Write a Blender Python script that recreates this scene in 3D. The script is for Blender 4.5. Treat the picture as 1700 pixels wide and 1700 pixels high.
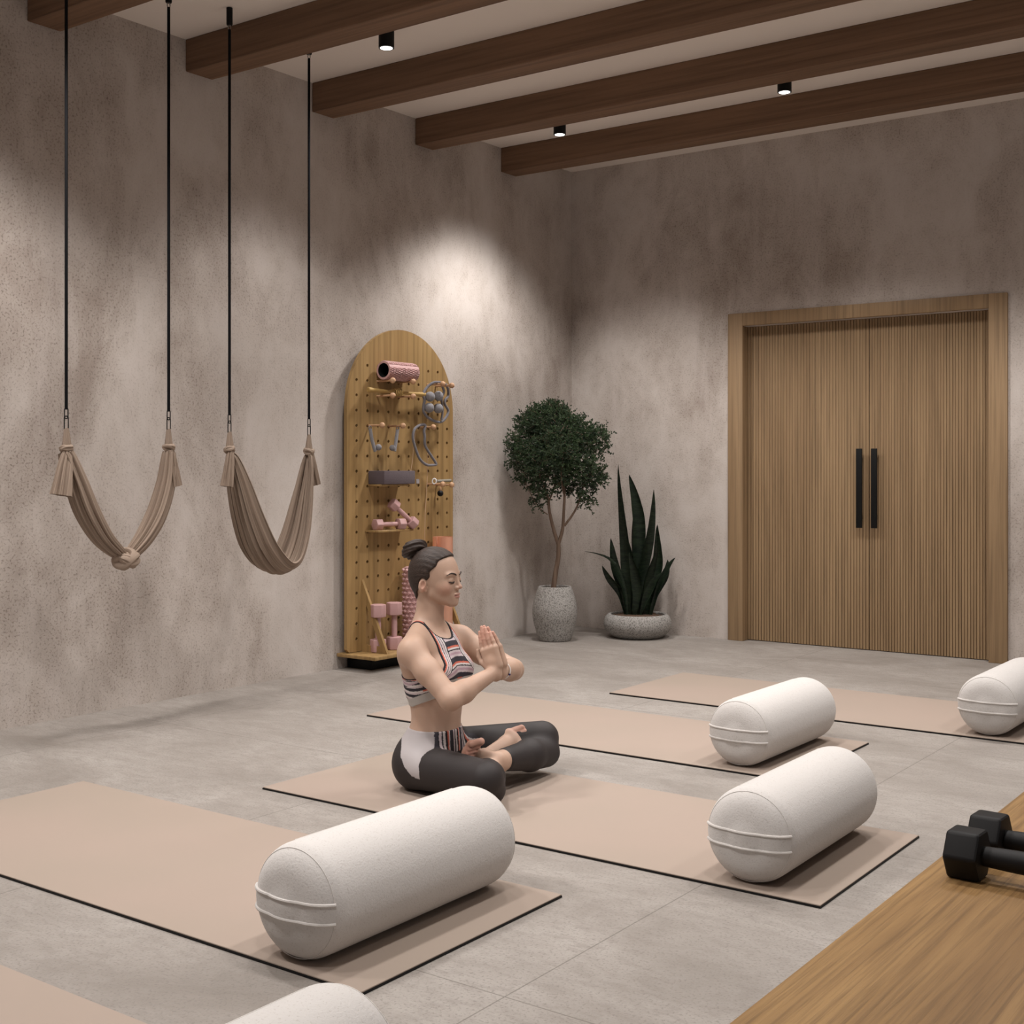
import bpy, bmesh, math, random
import numpy as np
from mathutils import Vector, Matrix
random.seed(7)
for o in list(bpy.data.objects): bpy.data.objects.remove(o)
SC = bpy.context.scene; C = SC.collection
PI = math.pi
# ------------------------------------------------------------------ camera
FPX = 2106.4; YAW = math.radians(35.993); CAM = (5.1015, -7.7656, 1.15)
FW = (-math.sin(YAW), math.cos(YAW)); RT = (math.cos(YAW), math.sin(YAW))
cd = bpy.data.cameras.new('camera'); cam = bpy.data.objects.new('camera', cd); C.objects.link(cam)
cam.location = CAM; cam.rotation_euler = (PI/2, 0, YAW)
cd.sensor_width = 36; cd.sensor_fit = 'HORIZONTAL'; cd.lens = FPX/1700*36; cd.shift_y = -72/1700
cd.clip_start = .05; cd.clip_end = 60
SC.camera = cam
# ------------------------------------------------------------------ world, light, exposure
w = bpy.data.worlds.new('world'); SC.world = w; w.use_nodes = True
w.node_tree.nodes['Background'].inputs[0].default_value = (.75, .8, .9, 1)
w.node_tree.nodes['Background'].inputs[1].default_value = .3
def area(name, loc, rot, sx, sy, e, col):
    l = bpy.data.lights.new(name, 'AREA'); l.shape = 'RECTANGLE'; l.size = sx; l.size_y = sy; l.energy = e; l.color = col
    o = bpy.data.objects.new(name, l); o.location = loc; o.rotation_euler = rot; C.objects.link(o); return o
# soft fill lamps added unseen, behind the camera and by the right wall
area('window_daylight', (3.4, -9.9, 1.75), (-PI/2, 0, 0), 4.6, 2.0, 36, (1, .96, .93))
area('window_daylight', (7.3, -5.6, 1.85), (0, PI/2, 0), 1.9, 3.6, 12, (1, .96, .93))
SC.view_settings.view_transform = 'Standard'; SC.view_settings.look = 'None'
SC.view_settings.exposure = 0.03; SC.view_settings.gamma = 1.0; SC.view_settings.use_curve_mapping = False
SPOT_E = 78; SPOT_MID = 12; SPOT_COL = (1, .955, .92)

# ------------------------------------------------------------------ geometry helpers
def ray(px, py):
    u = (px-850)/FPX; v = (778-py)/FPX
    return (FW[0]+u*RT[0], FW[1]+u*RT[1], v)
def onx(px, py, x):                       # the point of the vertical plane at distance x from the left wall
    r = ray(px, py); t = (x-CAM[0])/r[0]
    return Vector((x, CAM[1]+t*r[1], CAM[2]+t*r[2]))
def tag(o, label=None, cat=None, group=None, kind=None):
    if label: o['label'] = label
    if cat: o['category'] = cat
    if group: o['group'] = group
    if kind: o['kind'] = kind
    return o
def thing(name, loc, label, cat, group=None, rz=0):
    o = bpy.data.objects.new(name, None); C.objects.link(o); o.location = loc; o.rotation_euler = (0, 0, rz)
    o.empty_display_size = .1
    return tag(o, label, cat, group)
def obj(name, bm, mat, parent=None, smooth=True, ang=40):
    me = bpy.data.meshes.new(name)
    if isinstance(bm, tuple): me.from_pydata(bm[0], [], bm[1])
    else:
        bmesh.ops.recalc_face_normals(bm, faces=bm.faces[:]); bm.to_mesh(me); bm.free()
    me.materials.append(mat)
    if smooth:
        me.polygons.foreach_set('use_smooth', [True]*len(me.polygons))
        try: me.set_sharp_from_angle(angle=math.radians(ang))
        except Exception: pass
    o = bpy.data.objects.new(name, me); C.objects.link(o)
    if parent: o.parent = parent
    return o
def copy_tree(o, parent=None):
    c = o.copy(); C.objects.link(c)
    if parent: c.parent = parent
    for ch in list(o.children): copy_tree(ch, c)
    return c
def NB(): return bmesh.new()
def box(bm, a, b, bev=0, seg=2):
    x0, y0, z0 = a; x1, y1, z1 = b
    vs = [bm.verts.new(p) for p in ((x0,y0,z0),(x1,y0,z0),(x1,y1,z0),(x0,y1,z0),(x0,y0,z1),(x1,y0,z1),(x1,y1,z1),(x0,y1,z1))]
    fs = [bm.faces.new([vs[i] for i in f]) for f in ((3,2,1,0),(4,5,6,7),(0,1,5,4),(1,2,6,5),(2,3,7,6),(3,0,4,7))]
    if bev:
        es = set(e for f in fs for e in f.edges)
        bmesh.ops.bevel(bm, geom=list(es), offset=bev, segments=seg, profile=.5, affect='EDGES')
    return bm
def frame(d):
    d = Vector(d).normalized(); a = Vector((0,0,1)) if abs(d.z) < .9 else Vector((1,0,0))
    u = d.cross(a).normalized(); return u, d.cross(u).normalized()
def tube(bm, pts, r, n=10, closed=False, cap=True, flat=1.0):
    pts = [Vector(p) for p in pts]; N = len(pts)
    rs = r if isinstance(r, (list, tuple)) else [r]*N
    rings = []; u = None
    for i, p in enumerate(pts):
        if closed: d = pts[(i+1) % N]-pts[i-1]
        else: d = pts[min(i+1, N-1)]-pts[max(i-1, 0)]
        d.normalize()
        if u is None: u = frame(d)[0]
        u = (u-d*u.dot(d)).normalized(); v = d.cross(u)
        rings.append([bm.verts.new(p+(u*math.cos(2*PI*k/n)+v*math.sin(2*PI*k/n)*flat)*rs[i]) for k in range(n)])
    for i in range(N if closed else N-1):
        A = rings[i]; B = rings[(i+1) % N]
        for k in range(n): bm.faces.new((A[k], A[(k+1) % n], B[(k+1) % n], B[k]))
    if cap and not closed:
        bm.faces.new(rings[0]); bm.faces.new(rings[-1])
    return bm
def cr(pts, m=8, closed=False):           # Catmull-Rom through the given points
    P = [Vector(p) for p in pts]; n = len(P); out = []
    for i in range(n if closed else n-1):
        if closed: a, b, c, d = P[i-1], P[i], P[(i+1) % n], P[(i+2) % n]
        else: a, b, c, d = P[max(i-1, 0)], P[i], P[i+1], P[min(i+2, n-1)]
        for k in range(m):
            t = k/m
            out.append(.5*((2*b)+(c-a)*t+(2*a-5*b+4*c-d)*t*t+(3*b-a-3*c+d)*t**3))
    if not closed: out.append(P[-1])
    return out
def lathe(bm, prof, n=48, org=(0,0,0), axis='z', wob=None):
    org = Vector(org); rings = []
    for r, h in prof:
        ring = []
        for k in range(n):
            a = 2*PI*k/n; rr = r*(1 if wob is None else wob(a, h))
            c, s = rr*math.cos(a), rr*math.sin(a)
            p = (c, s, h) if axis == 'z' else ((c, h, s) if axis == 'y' else (h, c, s))
            ring.append(bm.verts.new(org+Vector(p)))
        rings.append(ring)
    for A, B in zip(rings, rings[1:]):
        for k in range(n): bm.faces.new((A[k], A[(k+1) % n], B[(k+1) % n], B[k]))
    bm.faces.new(rings[0]); bm.faces.new(rings[-1])
    bmesh.ops.remove_doubles(bm, verts=bm.verts[:], dist=1e-6)
    return bm
def ball(bm, c, r, sc=(1,1,1), seg=20):
    m = Matrix.Translation(Vector(c)) @ Matrix.Diagonal((r*sc[0], r*sc[1], r*sc[2], 1))
    bmesh.ops.create_uvsphere(bm, u_segments=seg, v_segments=seg//2+2, radius=1, matrix=m); return bm

# ------------------------------------------------------------------ material helpers
def mat(name, col, rough=.6, metal=0, spec=.5):
    m = bpy.data.materials.new(name); m.use_nodes = True; b = m.node_tree.nodes['Principled BSDF']
    b.inputs['Base Color'].default_value = (*col, 1); b.inputs['Roughness'].default_value = rough
    b.inputs['Metallic'].default_value = metal; b.inputs['Specular IOR Level'].default_value = spec
    return m
class G:
    def __init__(s, m): s.m = m; s.t = m.node_tree; s.b = s.t.nodes['Principled BSDF']; s.co = None
    def n(s, typ, **kw):
        nd = s.t.nodes.new(typ)
        for k, v in kw.items(): setattr(nd, k, v)
        return nd
    def l(s, a, b): s.t.links.new(a, b)
    def map(s, scale=(1,1,1), rot=(0,0,0), loc=(0,0,0)):
        if s.co is None: s.co = s.n('ShaderNodeTexCoord').outputs['Object']
        mp = s.n('ShaderNodeMapping'); mp.inputs['Scale'].default_value = scale
        mp.inputs['Rotation'].default_value = rot; mp.inputs['Location'].default_value = loc
        s.l(s.co, mp.inputs[0]); return mp.outputs[0]
    def noise(s, vec, scale, det=4, rough=.5, dist=0):
        nd = s.n('ShaderNodeTexNoise'); nd.inputs['Scale'].default_value = scale; nd.inputs['Detail'].default_value = det
        nd.inputs['Roughness'].default_value = rough; nd.inputs['Distortion'].default_value = dist
        s.l(vec, nd.inputs['Vector']); return nd.outputs['Fac']
    def ramp(s, fac, stops, interp='LINEAR'):
        nd = s.n('ShaderNodeValToRGB'); cr_ = nd.color_ramp; cr_.interpolation = interp
        while len(cr_.elements) < len(stops): cr_.elements.new(.5)
        for e, (p, c) in zip(cr_.elements, stops): e.position = p; e.color = (*c, 1) if len(c) == 3 else c
        s.l(fac, nd.inputs[0]); return nd.outputs[0]
    def mix(s, a, b, fac, mode='MIX'):
        nd = s.n('ShaderNodeMix'); nd.data_type = 'RGBA'; nd.blend_type = mode
        for i, v in ((0, fac), (6, a), (7, b)):
            if hasattr(v, 'links') or hasattr(v, 'is_linked'): s.l(v, nd.inputs[i])
            else: nd.inputs[i].default_value = v if i == 0 else (*v, 1)
        return nd.outputs[2]
    def math(s, op, a, b=0):
        nd = s.n('ShaderNodeMath'); nd.operation = op
        for i, v in enumerate((a, b)):
            if hasattr(v, 'is_linked'): s.l(v, nd.inputs[i])
            else: nd.inputs[i].default_value = v
        return nd.outputs[0]
    def bump(s, h, strength=.3, dist=.01, prev=None):
        nd = s.n('ShaderNodeBump'); nd.inputs['Strength'].default_value = strength; nd.inputs['Distance'].default_value = dist
        s.l(h, nd.inputs['Height'])
        if prev is not None: s.l(prev, nd.inputs['Normal'])
        return nd.outputs[0]
    def col(s, c): s.l(c, s.b.inputs['Base Color'])
    def nor(s, c): s.l(c, s.b.inputs['Normal'])
def sp(v): return v, v, v
def m_plaster():
    m = mat('limewash_plaster', (.5,.45,.42), .92, spec=.25); g = G(m)
    big = g.noise(g.map((1,1,.55)), 1.25, 7, .62, .5)
    mid = g.noise(g.map((1,1,.7), loc=(3,1,7)), 4.5, 8, .68, .4)
    blot = g.math('ADD', g.math('MULTIPLY', big, .62), g.math('MULTIPLY', mid, .38))
    c = g.ramp(blot, [(.35, (.35,.295,.258)), (.45, (.45,.395,.355)), (.54, (.545,.49,.45)), (.66, (.61,.56,.525))])
    fine = g.noise(g.map(), 95, 3, .6)
    fr = g.ramp(fine, [(.33, sp(.0)), (.47, sp(1))])
    rough_patch = g.ramp(blot, [(.40, sp(1)), (.58, sp(.15))])
    pit = g.math('MULTIPLY', g.math('SUBTRACT', 1, fr), rough_patch)
    c = g.mix(c, (.20,.165,.14), g.math('MULTIPLY', pit, .8))
    streak = g.noise(g.map((3,3,.5), loc=(1,5,2)), 2.2, 5, .6)
    c = g.mix(c, (.62,.56,.53), g.math('MULTIPLY', g.ramp(streak, [(.52, sp(0)), (.7, sp(1))]), .35))
    g.col(c); g.nor(g.bump(g.math('ADD', g.math('MULTIPLY', fr, rough_patch), g.math('MULTIPLY', mid, 1.2)), .28, .006))
    return m
def m_floor():
    m = mat('concrete_floor', (.4,.38,.35), .62, spec=.35); g = G(m)
    a = g.noise(g.map((.6,1,1)), 2.6, 9, .68, .5); b = g.noise(g.map((.42,1,1)), 30, 6, .75)
    f = g.noise(g.map(), 130, 2, .5)
    c = g.ramp(a, [(.3, (.215,.190,.168)), (.5, (.285,.258,.234)), (.7, (.355,.328,.302))])
    c = g.mix(c, (.215,.19,.17), g.math('MULTIPLY', g.ramp(b, [(.38, sp(1)), (.52, sp(0))]), .5))
    c = g.mix(c, (.17,.15,.135), g.math('MULTIPLY', g.ramp(f, [(.34, sp(1)), (.46, sp(0))]), .55))
    sx = g.n('ShaderNodeSeparateXYZ'); g.l(g.map(), sx.inputs[0])
    def joint(o, off):
        v = g.math('ABSOLUTE', g.math('SUBTRACT', g.math('FRACT', g.math('DIVIDE', g.math('ADD', o, off), 1.5)), .5))
        return g.math('LESS_THAN', v, .0013)
    j = g.math('MAXIMUM', joint(sx.outputs[0], .75-3.465+9), joint(sx.outputs[1], .75+5.54))
    c = g.mix(c, (.13,.115,.10), g.math('MULTIPLY', j, .7))
    g.col(c); h = g.math('SUBTRACT', g.math('ADD', b, g.math('MULTIPLY', f, .6)), j)
    g.nor(g.bump(h, .35, .005)); return m
def m_wood(name, dark, light, axis='x', rough=.55, fine=60, bands=5, bumpy=.15, contrast=(.35,.65)):
    m = mat(name, light, rough, spec=.35); g = G(m)
    k = {'x': (.06,1,1), 'y': (1,.06,1), 'z': (1,1,.06)}[axis]; k2 = {'x': (.02,1,1), 'y': (1,.02,1), 'z': (1,1,.02)}[axis]
    a = g.noise(g.map(k), bands, 4, .55, 1.2); b = g.noise(g.map(k2), fine, 4, .65)
    c = g.ramp(a, [(contrast[0], dark), (contrast[1], light)])
    c = g.mix(c, tuple(x*.55 for x in dark), g.math('MULTIPLY', g.ramp(b, [(.35, sp(1)), (.55, sp(0))]), .55))
    g.col(c); g.nor(g.bump(b, bumpy, .003)); return m
def m_fabric(name, col, speck, scale=260, amt=.6, rough=.95):
    m = mat(name, col, rough, spec=.15); g = G(m)
    a = g.noise(g.map((1,1,1)), scale, 2, .6); b = g.noise(g.map(), scale*.25, 3, .6)
    c = g.mix(col, speck, g.math('MULTIPLY', g.ramp(a, [(.30, sp(1)), (.42, sp(0))]), amt))
    c = g.mix(c, tuple(x*.88 for x in col), g.math('MULTIPLY', b, .3))
    g.col(c); g.nor(g.bump(g.math('ADD', a, b), .25, .003))
    m.node_tree.nodes['Principled BSDF'].inputs['Sheen Weight'].default_value = .15
    return m
def m_cloth(name, col, col2):             # hammock silk: long fine creases, slightly sheer
    m = mat(name, col, .75, spec=.2); g = G(m)
    uv = g.n('ShaderNodeUVMap').outputs[0]
    g.co = uv
    a = g.noise(g.map((55, .8, 1)), 1, 3, .6)
    g.col(g.ramp(a, [(.3, col2), (.62, col)])); g.nor(g.bump(a, .5, .004)); return m
def m_vcol(name, rough=.55, bump_s=0, scale=300, sss=0):
    m = mat(name, (.5,.5,.5), rough, spec=.35); g = G(m)
    a = g.n('ShaderNodeVertexColor'); a.layer_name = 'Col'; g.col(a.outputs[0])
    if bump_s: g.nor(g.bump(g.noise(g.map(), scale, 2, .5), bump_s, .002))
    if sss:
        g.b.inputs['Subsurface Weight'].default_value = sss; g.b.inputs['Subsurface Radius'].default_value = (.012, .005, .003)
        g.b.inputs['Subsurface Scale'].default_value = .6
    return m
M = {}
M['wall'] = m_plaster(); M['floor'] = m_floor()
M['ceil'] = mat('ceiling_paint', (.80,.735,.68), .95, spec=.1)
M['beam'] = m_wood('beam_wood', (.15,.085,.05), (.25,.145,.088), 'x', .7, 40, 3, .3)
M['oak_door'] = m_wood('door_oak', (.27,.175,.095), (.335,.225,.125), 'z', .6, 55, 4, .25)
M['peg_oak'] = m_wood('pegboard_oak', (.31,.19,.075), (.42,.275,.12), 'z', .5, 30, 5, .05, (.3,.7))
M['bench_oak'] = m_wood('bench_oak', (.20,.108,.040), (.36,.215,.085), 'y', .5, 120, 9, .5)
M['peg'] = m_wood('beech_peg', (.55,.32,.18), (.66,.42,.26), 'x', .5, 60, 5, .02)
M['rattan'] = m_wood('rattan', (.40,.25,.08), (.58,.40,.16), 'y', .5, 80, 8, .05)
M['black'] = mat('black_powder_coat', (.005,.005,.005), .55, spec=.2)
M['rope'] = mat('black_rope', (.005,.005,.006), .9, spec=.15)
M['metal'] = mat('steel', (.35,.33,.31), .35, 1)
M['rubber'] = mat('black_rubber', (.008,.0075,.008), .55, spec=.25)
M['mat'] = mat('mat_top', (.555,.415,.335), .75, spec=.25)
_g = G(M['mat']); _g.nor(_g.bump(_g.noise(_g.map(), 400, 2, .5), .05, .001))
_n = _g.noise(_g.map(), 1.3, 2, .5); _g.col(_g.ramp(_n, [(.3, (.318,.262,.216)), (.7, (.345,.272,.229))]))
M['bolster'] = m_fabric('bolster_wool', (.60,.575,.555), (.42,.38,.35), 210, .55)
M['piping'] = m_fabric('piping_wool', (.62,.59,.565), (.5,.45,.4), 300, .3)
M['silk'] = m_cloth('hammock_cloth', (.36,.28,.22), (.20,.145,.11))
M['pink'] = mat('pink_foam', (.56,.34,.33), .6); M['pink_d'] = mat('pink_vinyl', (.50,.30,.295), .5)
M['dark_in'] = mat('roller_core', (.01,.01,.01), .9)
M['grey_rope'] = m_fabric('grey_cord', (.20,.19,.205), (.11,.1,.11), 300, .5)
M['grey_stone'] = m_fabric('grey_ball', (.26,.255,.27), (.13,.13,.14), 160, .7)
M['block'] = m_fabric('grey_foam', (.115,.09,.10), (.19,.16,.17), 250, .6)
M['copper'] = mat('rolled_mat', (.92,.56,.40), .5)
M['cord'] = mat('thin_cord', (.62,.42,.28), .7)
M['white'] = mat('white_ring', (.85,.85,.85), .5)
M['greygreen'] = mat('grey_wood', (.27,.25,.21), .7)
def m_speckle():
    m = mat('terrazzo_grey', (.42,.40,.38), .85, spec=.3); g = G(m)
    a = g.noise(g.map(), 120, 2, .6)
    g.col(g.ramp(a, [(.36, (.15,.14,.13)), (.47, (.30,.288,.272)), (.62, (.38,.365,.345))]))
    g.nor(g.bump(a, .25, .003)); return m
M['pot'] = m_speckle()
M['soil'] = m_fabric('soil', (.09,.05,.028), (.03,.018,.01), 60, .8)
M['bark'] = m_wood('bark', (.13,.085,.06), (.22,.155,.115), 'z', .9, 60, 20, .4)
M['leaf'] = mat('leaf', (.03,.055,.025), .5); _g = G(M['leaf'])
_g.col(_g.ramp(_g.noise(_g.map(), 16, 3, .6), [(.35, (.008,.022,.008)), (.68, (.040,.072,.026))]))
M['snake'] = mat('snake_leaf', (.02,.035,.02), .38); _g = G(M['snake'])
_g.col(_g.ramp(_g.noise(_g.map((1,1,4)), 14, 4, .6, 1), [(.4, (.012,.022,.014)), (.65, (.035,.055,.03))]))
M['glow'] = mat('lamp_lens', (1,1,1), .5); _b = M['glow'].node_tree.nodes['Principled BSDF']
_b.inputs['Emission Color'].default_value = (1,.96,.92,1); _b.inputs['Emission Strength'].default_value = 6
M['frame_w'] = mat('window_frame', (.03,.03,.03), .5)
def m_glass():
    m = bpy.data.materials.new('window_glass'); m.use_nodes = True; b = m.node_tree.nodes['Principled BSDF']
    b.inputs['Transmission Weight'].default_value = 1; b.inputs['Roughness'].default_value = 0; b.inputs['IOR'].default_value = 1.1
    return m
M['glass'] = m_glass()

# ================================================================== THE SETTING
XR, YF, ZC = 7.4, -10.0, 3.318
def struct(name, bm, m, smooth=False, parent=None):
    o = obj(name, bm, m, parent, smooth)
    if parent is None: tag(o, kind='structure')
    return o
struct('floor', box(NB(), (-.15, YF-.15, -.1), (XR+.15, .2, 0)), M['floor'])
struct('ceiling', box(NB(), (-.15, YF-.15, ZC), (XR+.15, .2, ZC+.1)), M['ceil'])
struct('wall_left', box(NB(), (-.15, YF, 0), (0, 0, ZC)), M['wall'])
b = NB()                                   # back wall with the door recess
box(b, (-.15, 0, 0), (1.368, .2, ZC)); box(b, (2.971, 0, 0), (XR+.15, .2, ZC)); box(b, (1.368, 0, 2.10), (2.971, .2, ZC)); 
struct('wall_back', b, M['wall'])
b = NB(); box(b, (XR, YF, 0), (XR+.15, -7.5, ZC)); box(b, (XR, -3.7, 0), (XR+.15, 0, ZC)); box(b, (XR, -7.5, 0), (XR+.15, -3.7, .85)); box(b, (XR, -7.5, 2.85), (XR+.15, -3.7, ZC))
struct('wall_right', b, M['wall'])
b = NB(); box(b, (-.15, YF-.15, 0), (1.0, YF, ZC)); box(b, (5.8, YF-.15, 0), (XR+.15, YF, ZC)); box(b, (1.0, YF-.15, 0), (5.8, YF, .7)); box(b, (1.0, YF-.15, 2.8), (5.8, YF, ZC))
struct('wall_front', b, M['wall'])
# door: casing (trim) and two fluted leaves
b = NB()
y0, y1 = -.022, .10
box(b, (1.267, y0, 0), (1.375, y1, 2.187), .003); box(b, (2.966, y0, 0), (3.074, y1, 2.187), .003); box(b, (1.375, y0, 2.102), (2.966, y1, 2.187), .003)
struct('trim_1', b, M['oak_door'], True)
def fluted(x0, x1, n):
    b = NB(); box(b, (x0, .062, .004), (x1, .095, 2.10))
    pw = (x1-x0)/n
    for i in range(n):
        a = x0+i*pw; box(b, (a+.0011, .057, .004), (a+pw-.0011, .063, 2.10), .0018, 1)
    return b
mid = 2.212
for k, (xa, xb, hx) in enumerate(((1.375, mid-.0015, mid-.053), (mid+.0015, 2.966, mid+.044))):
    d = struct('door_%d' % (k+1), fluted(xa, xb, 42), M['oak_door'], True)
    hb = NB(); box(hb, (hx-.019, .018, .775), (hx+.019, .03, 1.277), .002)
    box(hb, (hx-.010, .03, .83), (hx+.010, .056, .86), .001); box(hb, (hx-.010, .03, 1.19), (hx+.010, .056, 1.22), .001)
    h = obj('door_handle', hb, M['black'], d); h['label'] = 'long flat black pull handle'
# unseen windows, made up to go with the fill lamps
for k, (a, bb, ax) in enumerate((((1.0, YF-.1, .7), (5.8, YF-.04, 2.8), 'x'), ((XR+.04, -7.5, .85), (XR+.1, -3.7, 2.85), 'y'))):
    b = NB(); t = .05
    if ax == 'x':
        box(b, a, (bb[0], bb[1], a[2]+t)); box(b, (a[0], a[1], bb[2]-t), bb)
        for i in range(5):
            x = a[0]+(bb[0]-a[0]-t)*i/4; box(b, (x, a[1], a[2]), (x+t, bb[1], bb[2]))
        gb = box(NB(), (a[0], a[1]+.025, a[2]), (bb[0], a[1]+.03, bb[2]))
    else:
        box(b, a, (bb[0], bb[1], a[2]+t)); box(b, (a[0], a[1], bb[2]-t), bb)
        for i in range(4):
            y = a[1]+(bb[1]-a[1]-t)*i/3; box(b, (a[0], y, a[2]), (bb[0], y+t, bb[2]))
        gb = box(NB(), (a[0]+.025, a[1], a[2]), (a[0]+.03, bb[1], bb[2]))
    wdo = struct('window_%d' % (k+1), b, M['frame_w']); obj('pane', gb, M['glass'], wdo, False)
# beams
BEAM = box(NB(), (0, 0, 0), (XR-.002, .172, .163), .004, 1)
bm0 = None
beam_lab = {2: 'dark brown timber ceiling beam, second from the doors by the far wall... '}
names = ['dark brown timber ceiling beam nearest the back wall with the double doors',
         'dark brown timber ceiling beam, second one out from the back wall',
         'dark brown timber ceiling beam in the middle of the five, third from the back wall',
         'dark brown timber ceiling beam just behind the second hammock strap, fourth from the back wall',
         'dark brown timber ceiling beam in the top left corner, fifth from the back wall']
for i in range(5):
    if bm0 is None: o = bm0 = obj('ceiling_beam', BEAM, M['beam'])
    else: o = bm0.copy(); C.objects.link(o)
    o.location = (.001, -.872-.8925*i, 3.155)
    tag(o, names[i], 'ceiling beam', 'timber ceiling beams')

# ================================================================== SPOTLIGHTS
def make_can():
    t = thing('ceiling_spotlight', (0,0,0), 'x', 'spotlight')
    b = NB(); lathe(b, [(.030, -.112), (.036, -.118), (.038, -.118), (.038, 0)], 32)
    obj('housing', b, M['black'], t)
    b = NB(); lathe(b, [(.0, -.1175), (.020, -.1195), (.030, -.1185)], 24)
    obj('lens', b, M['glow'], t)
    return t
can0 = make_can(); used = False
CANS = [(.97, -3.12, 'small black cylinder ceiling spotlight between the third and fourth beams, largest in view'),
        (.76, -1.29, 'small black cylinder ceiling spotlight near the back left corner, beside the beam nearest the doors'),
        (2.24, -1.30, 'small black cylinder ceiling spotlight above the double doors, on the right'),
        (.97, -4.93, None), (2.42, -3.12, None), (3.88, -3.12, None), (2.42, -4.93, None), (3.88, -4.93, None), (3.72, -1.30, None),
        (5.3, -3.12, None), (.97, -6.7, None), (2.42, -6.7, None), (3.9, -6.7, None)]
for i, (x, y, lab) in enumerate(CANS):
    c = can0 if i == 0 else copy_tree(can0)
    c.location = (x, y, ZC)
    c['label'] = lab or 'small black cylinder ceiling spotlight outside the view'
    c['group'] = 'black ceiling spotlights' if lab else 'ceiling spotlights outside the view'
    l = bpy.data.lights.new('spot_lamp', 'SPOT'); l.energy = SPOT_E if x < 1 else (SPOT_E*.8 if y > -1.5 else SPOT_MID); l.color = SPOT_COL
    l.spot_size = math.radians(116); l.spot_blend = .6; l.shadow_soft_size = .12
    lo = bpy.data.objects.new('spot_lamp', l); C.objects.link(lo); lo.parent = c; lo.location = (0, 0, -.13)

# ================================================================== YOGA MATS AND BOLSTERS
def make_mat():
    L, W = 2.10, .785
    t = thing('yoga_mat', (0,0,0), 'x', 'yoga mat', 'beige yoga mats')
    obj('top_layer', box(NB(), (-L, 0, .005), (0, W, .0085), .001, 1), M['mat'], t)
    u = obj('rubber_underside', box(NB(), (-L-.001, -.001, 0), (.001, W+.001, .0049)), M['rubber'], t, False); u['label'] = 'black rubber underside'
    return t
mat0 = make_mat()
MATS = [(3.80, -6.88, 'beige yoga mat cut off at the bottom left corner of the floor, nearest the viewer'),
        (3.21, -5.72, 'beige yoga mat on the left with the nearest whole bolster across its end'),
        (3.805, -4.61, 'beige yoga mat the woman sits on'),
        (3.195, -3.395, 'beige yoga mat lying just behind the seated woman'),
        (3.80, -2.235, 'beige yoga mat farthest back, in front of the planters and doors')]
for i, (x, y, lab) in enumerate(MATS):
    m_ = mat0 if i == 0 else copy_tree(mat0)
    m_.location = (x, y, 0.0005); m_['label'] = lab
R0, LB, CR = .136, .765, .085
def cap_y(r):                              # height of the domed end over its rim, at radius r
    rim = R0-CR
    if r <= rim: return CR*.80+.010*(1-(r/rim)**2)
    return CR*.80*math.sqrt(max(0, 1-((r-rim)/CR)**2))
def make_bolster():
    t = thing('yoga_bolster', (0,0,0), 'x', 'bolster cushion', 'off-white cylinder bolsters')
    rs = [R0*math.sin(PI/2*k/14) for k in range(15)]
    prof = [(r, -LB/2+CR*.8-cap_y(r)) for r in rs]+[(R0*1.004, -LB/2+CR*.8+.03), (R0*1.006, 0), (R0*1.004, LB/2-CR*.8-.03)]+[(r, LB/2-CR*.8+cap_y(r)) for r in rs[::-1]]
    def wob(a, h): return 1-(.02*math.exp(-((a-1.5*PI)/.28)**2))
    b = NB(); lathe(b, prof, 72, (0, 0, R0*.982), 'y', wob)
    obj('cushion', b, M['bolster'], t, True, 60)
    zc = R0*.982
    for s in (-1,):
        for h in (.020, -.024):
            pts = []
            n = 40; X = math.sqrt(R0**2-h*h)
            for k in range(n+1):
                a = -1.22+2.44*k/n; x = X*math.sin(a); r = min(R0, math.hypot(x, h))
                pts.append((x*1.012, s*(LB/2-CR*.8+cap_y(r)+.0015), zc+h))
            b = NB(); tube(b, pts, .0044, 8); obj('piping', b, M['piping'], t)
        b = NB(); rows = []
        for h in (.0155, 0, -.0195):
            X = math.sqrt(R0**2-h*h); row = []
            for k in range(41):
                a = -1.22+2.44*k/40; x = X*math.sin(a); r = min(R0, math.hypot(x, h))
                row.append((x*1.008, s*(LB/2-CR*.8+cap_y(r)+.0018), zc+h))
            rows.append([b.verts.new(p) for p in row])
        for A, B in zip(rows, rows[1:]):
            for k in range(40): b.faces.new((A[k], A[k+1], B[k+1], B[k]))
        bmesh.ops.recalc_face_normals(b, faces=b.faces[:])
        obj('zip_band', b, M['bolster'], t)
    for s in (-1, 1):                      # seam rings where the ends are sewn in, and the long seam
        yy = s*(LB/2-CR*.8+cap_y(R0*.93)); b = NB()
        tube(b, [(R0*.933*math.cos(2*PI*k/64), yy, zc+R0*.933*math.sin(2*PI*k/64)) for k in range(64)], .0011, 6, True)
        obj('end_seam', b, M['piping'], t)
    a = math.radians(112); b = NB()
    tube(b, [(R0*1.002*math.cos(a), -LB/2+CR+k*(LB-2*CR)/20, zc+R0*1.002*math.sin(a)) for k in range(21)], .0014, 6)
    obj('long_seam', b, M['piping'], t)
    return t
bol0 = make_bolster()
BOL = [(3.605, -6.53, 'off-white cylinder bolster cut off by the bottom edge of the view, nearest the viewer'),
       (2.967, -5.335, 'off-white cylinder bolster in the foreground, seen whole, in front of the woman'),
       (3.575, -4.225, 'off-white cylinder bolster on the right end of the mat the woman sits on'),
       (2.95, -2.995, 'off-white cylinder bolster on the mat behind the woman, in front of the doors'),
       (3.56, -1.86, 'off-white cylinder bolster cut off by the right edge, on the farthest mat')]
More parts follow.
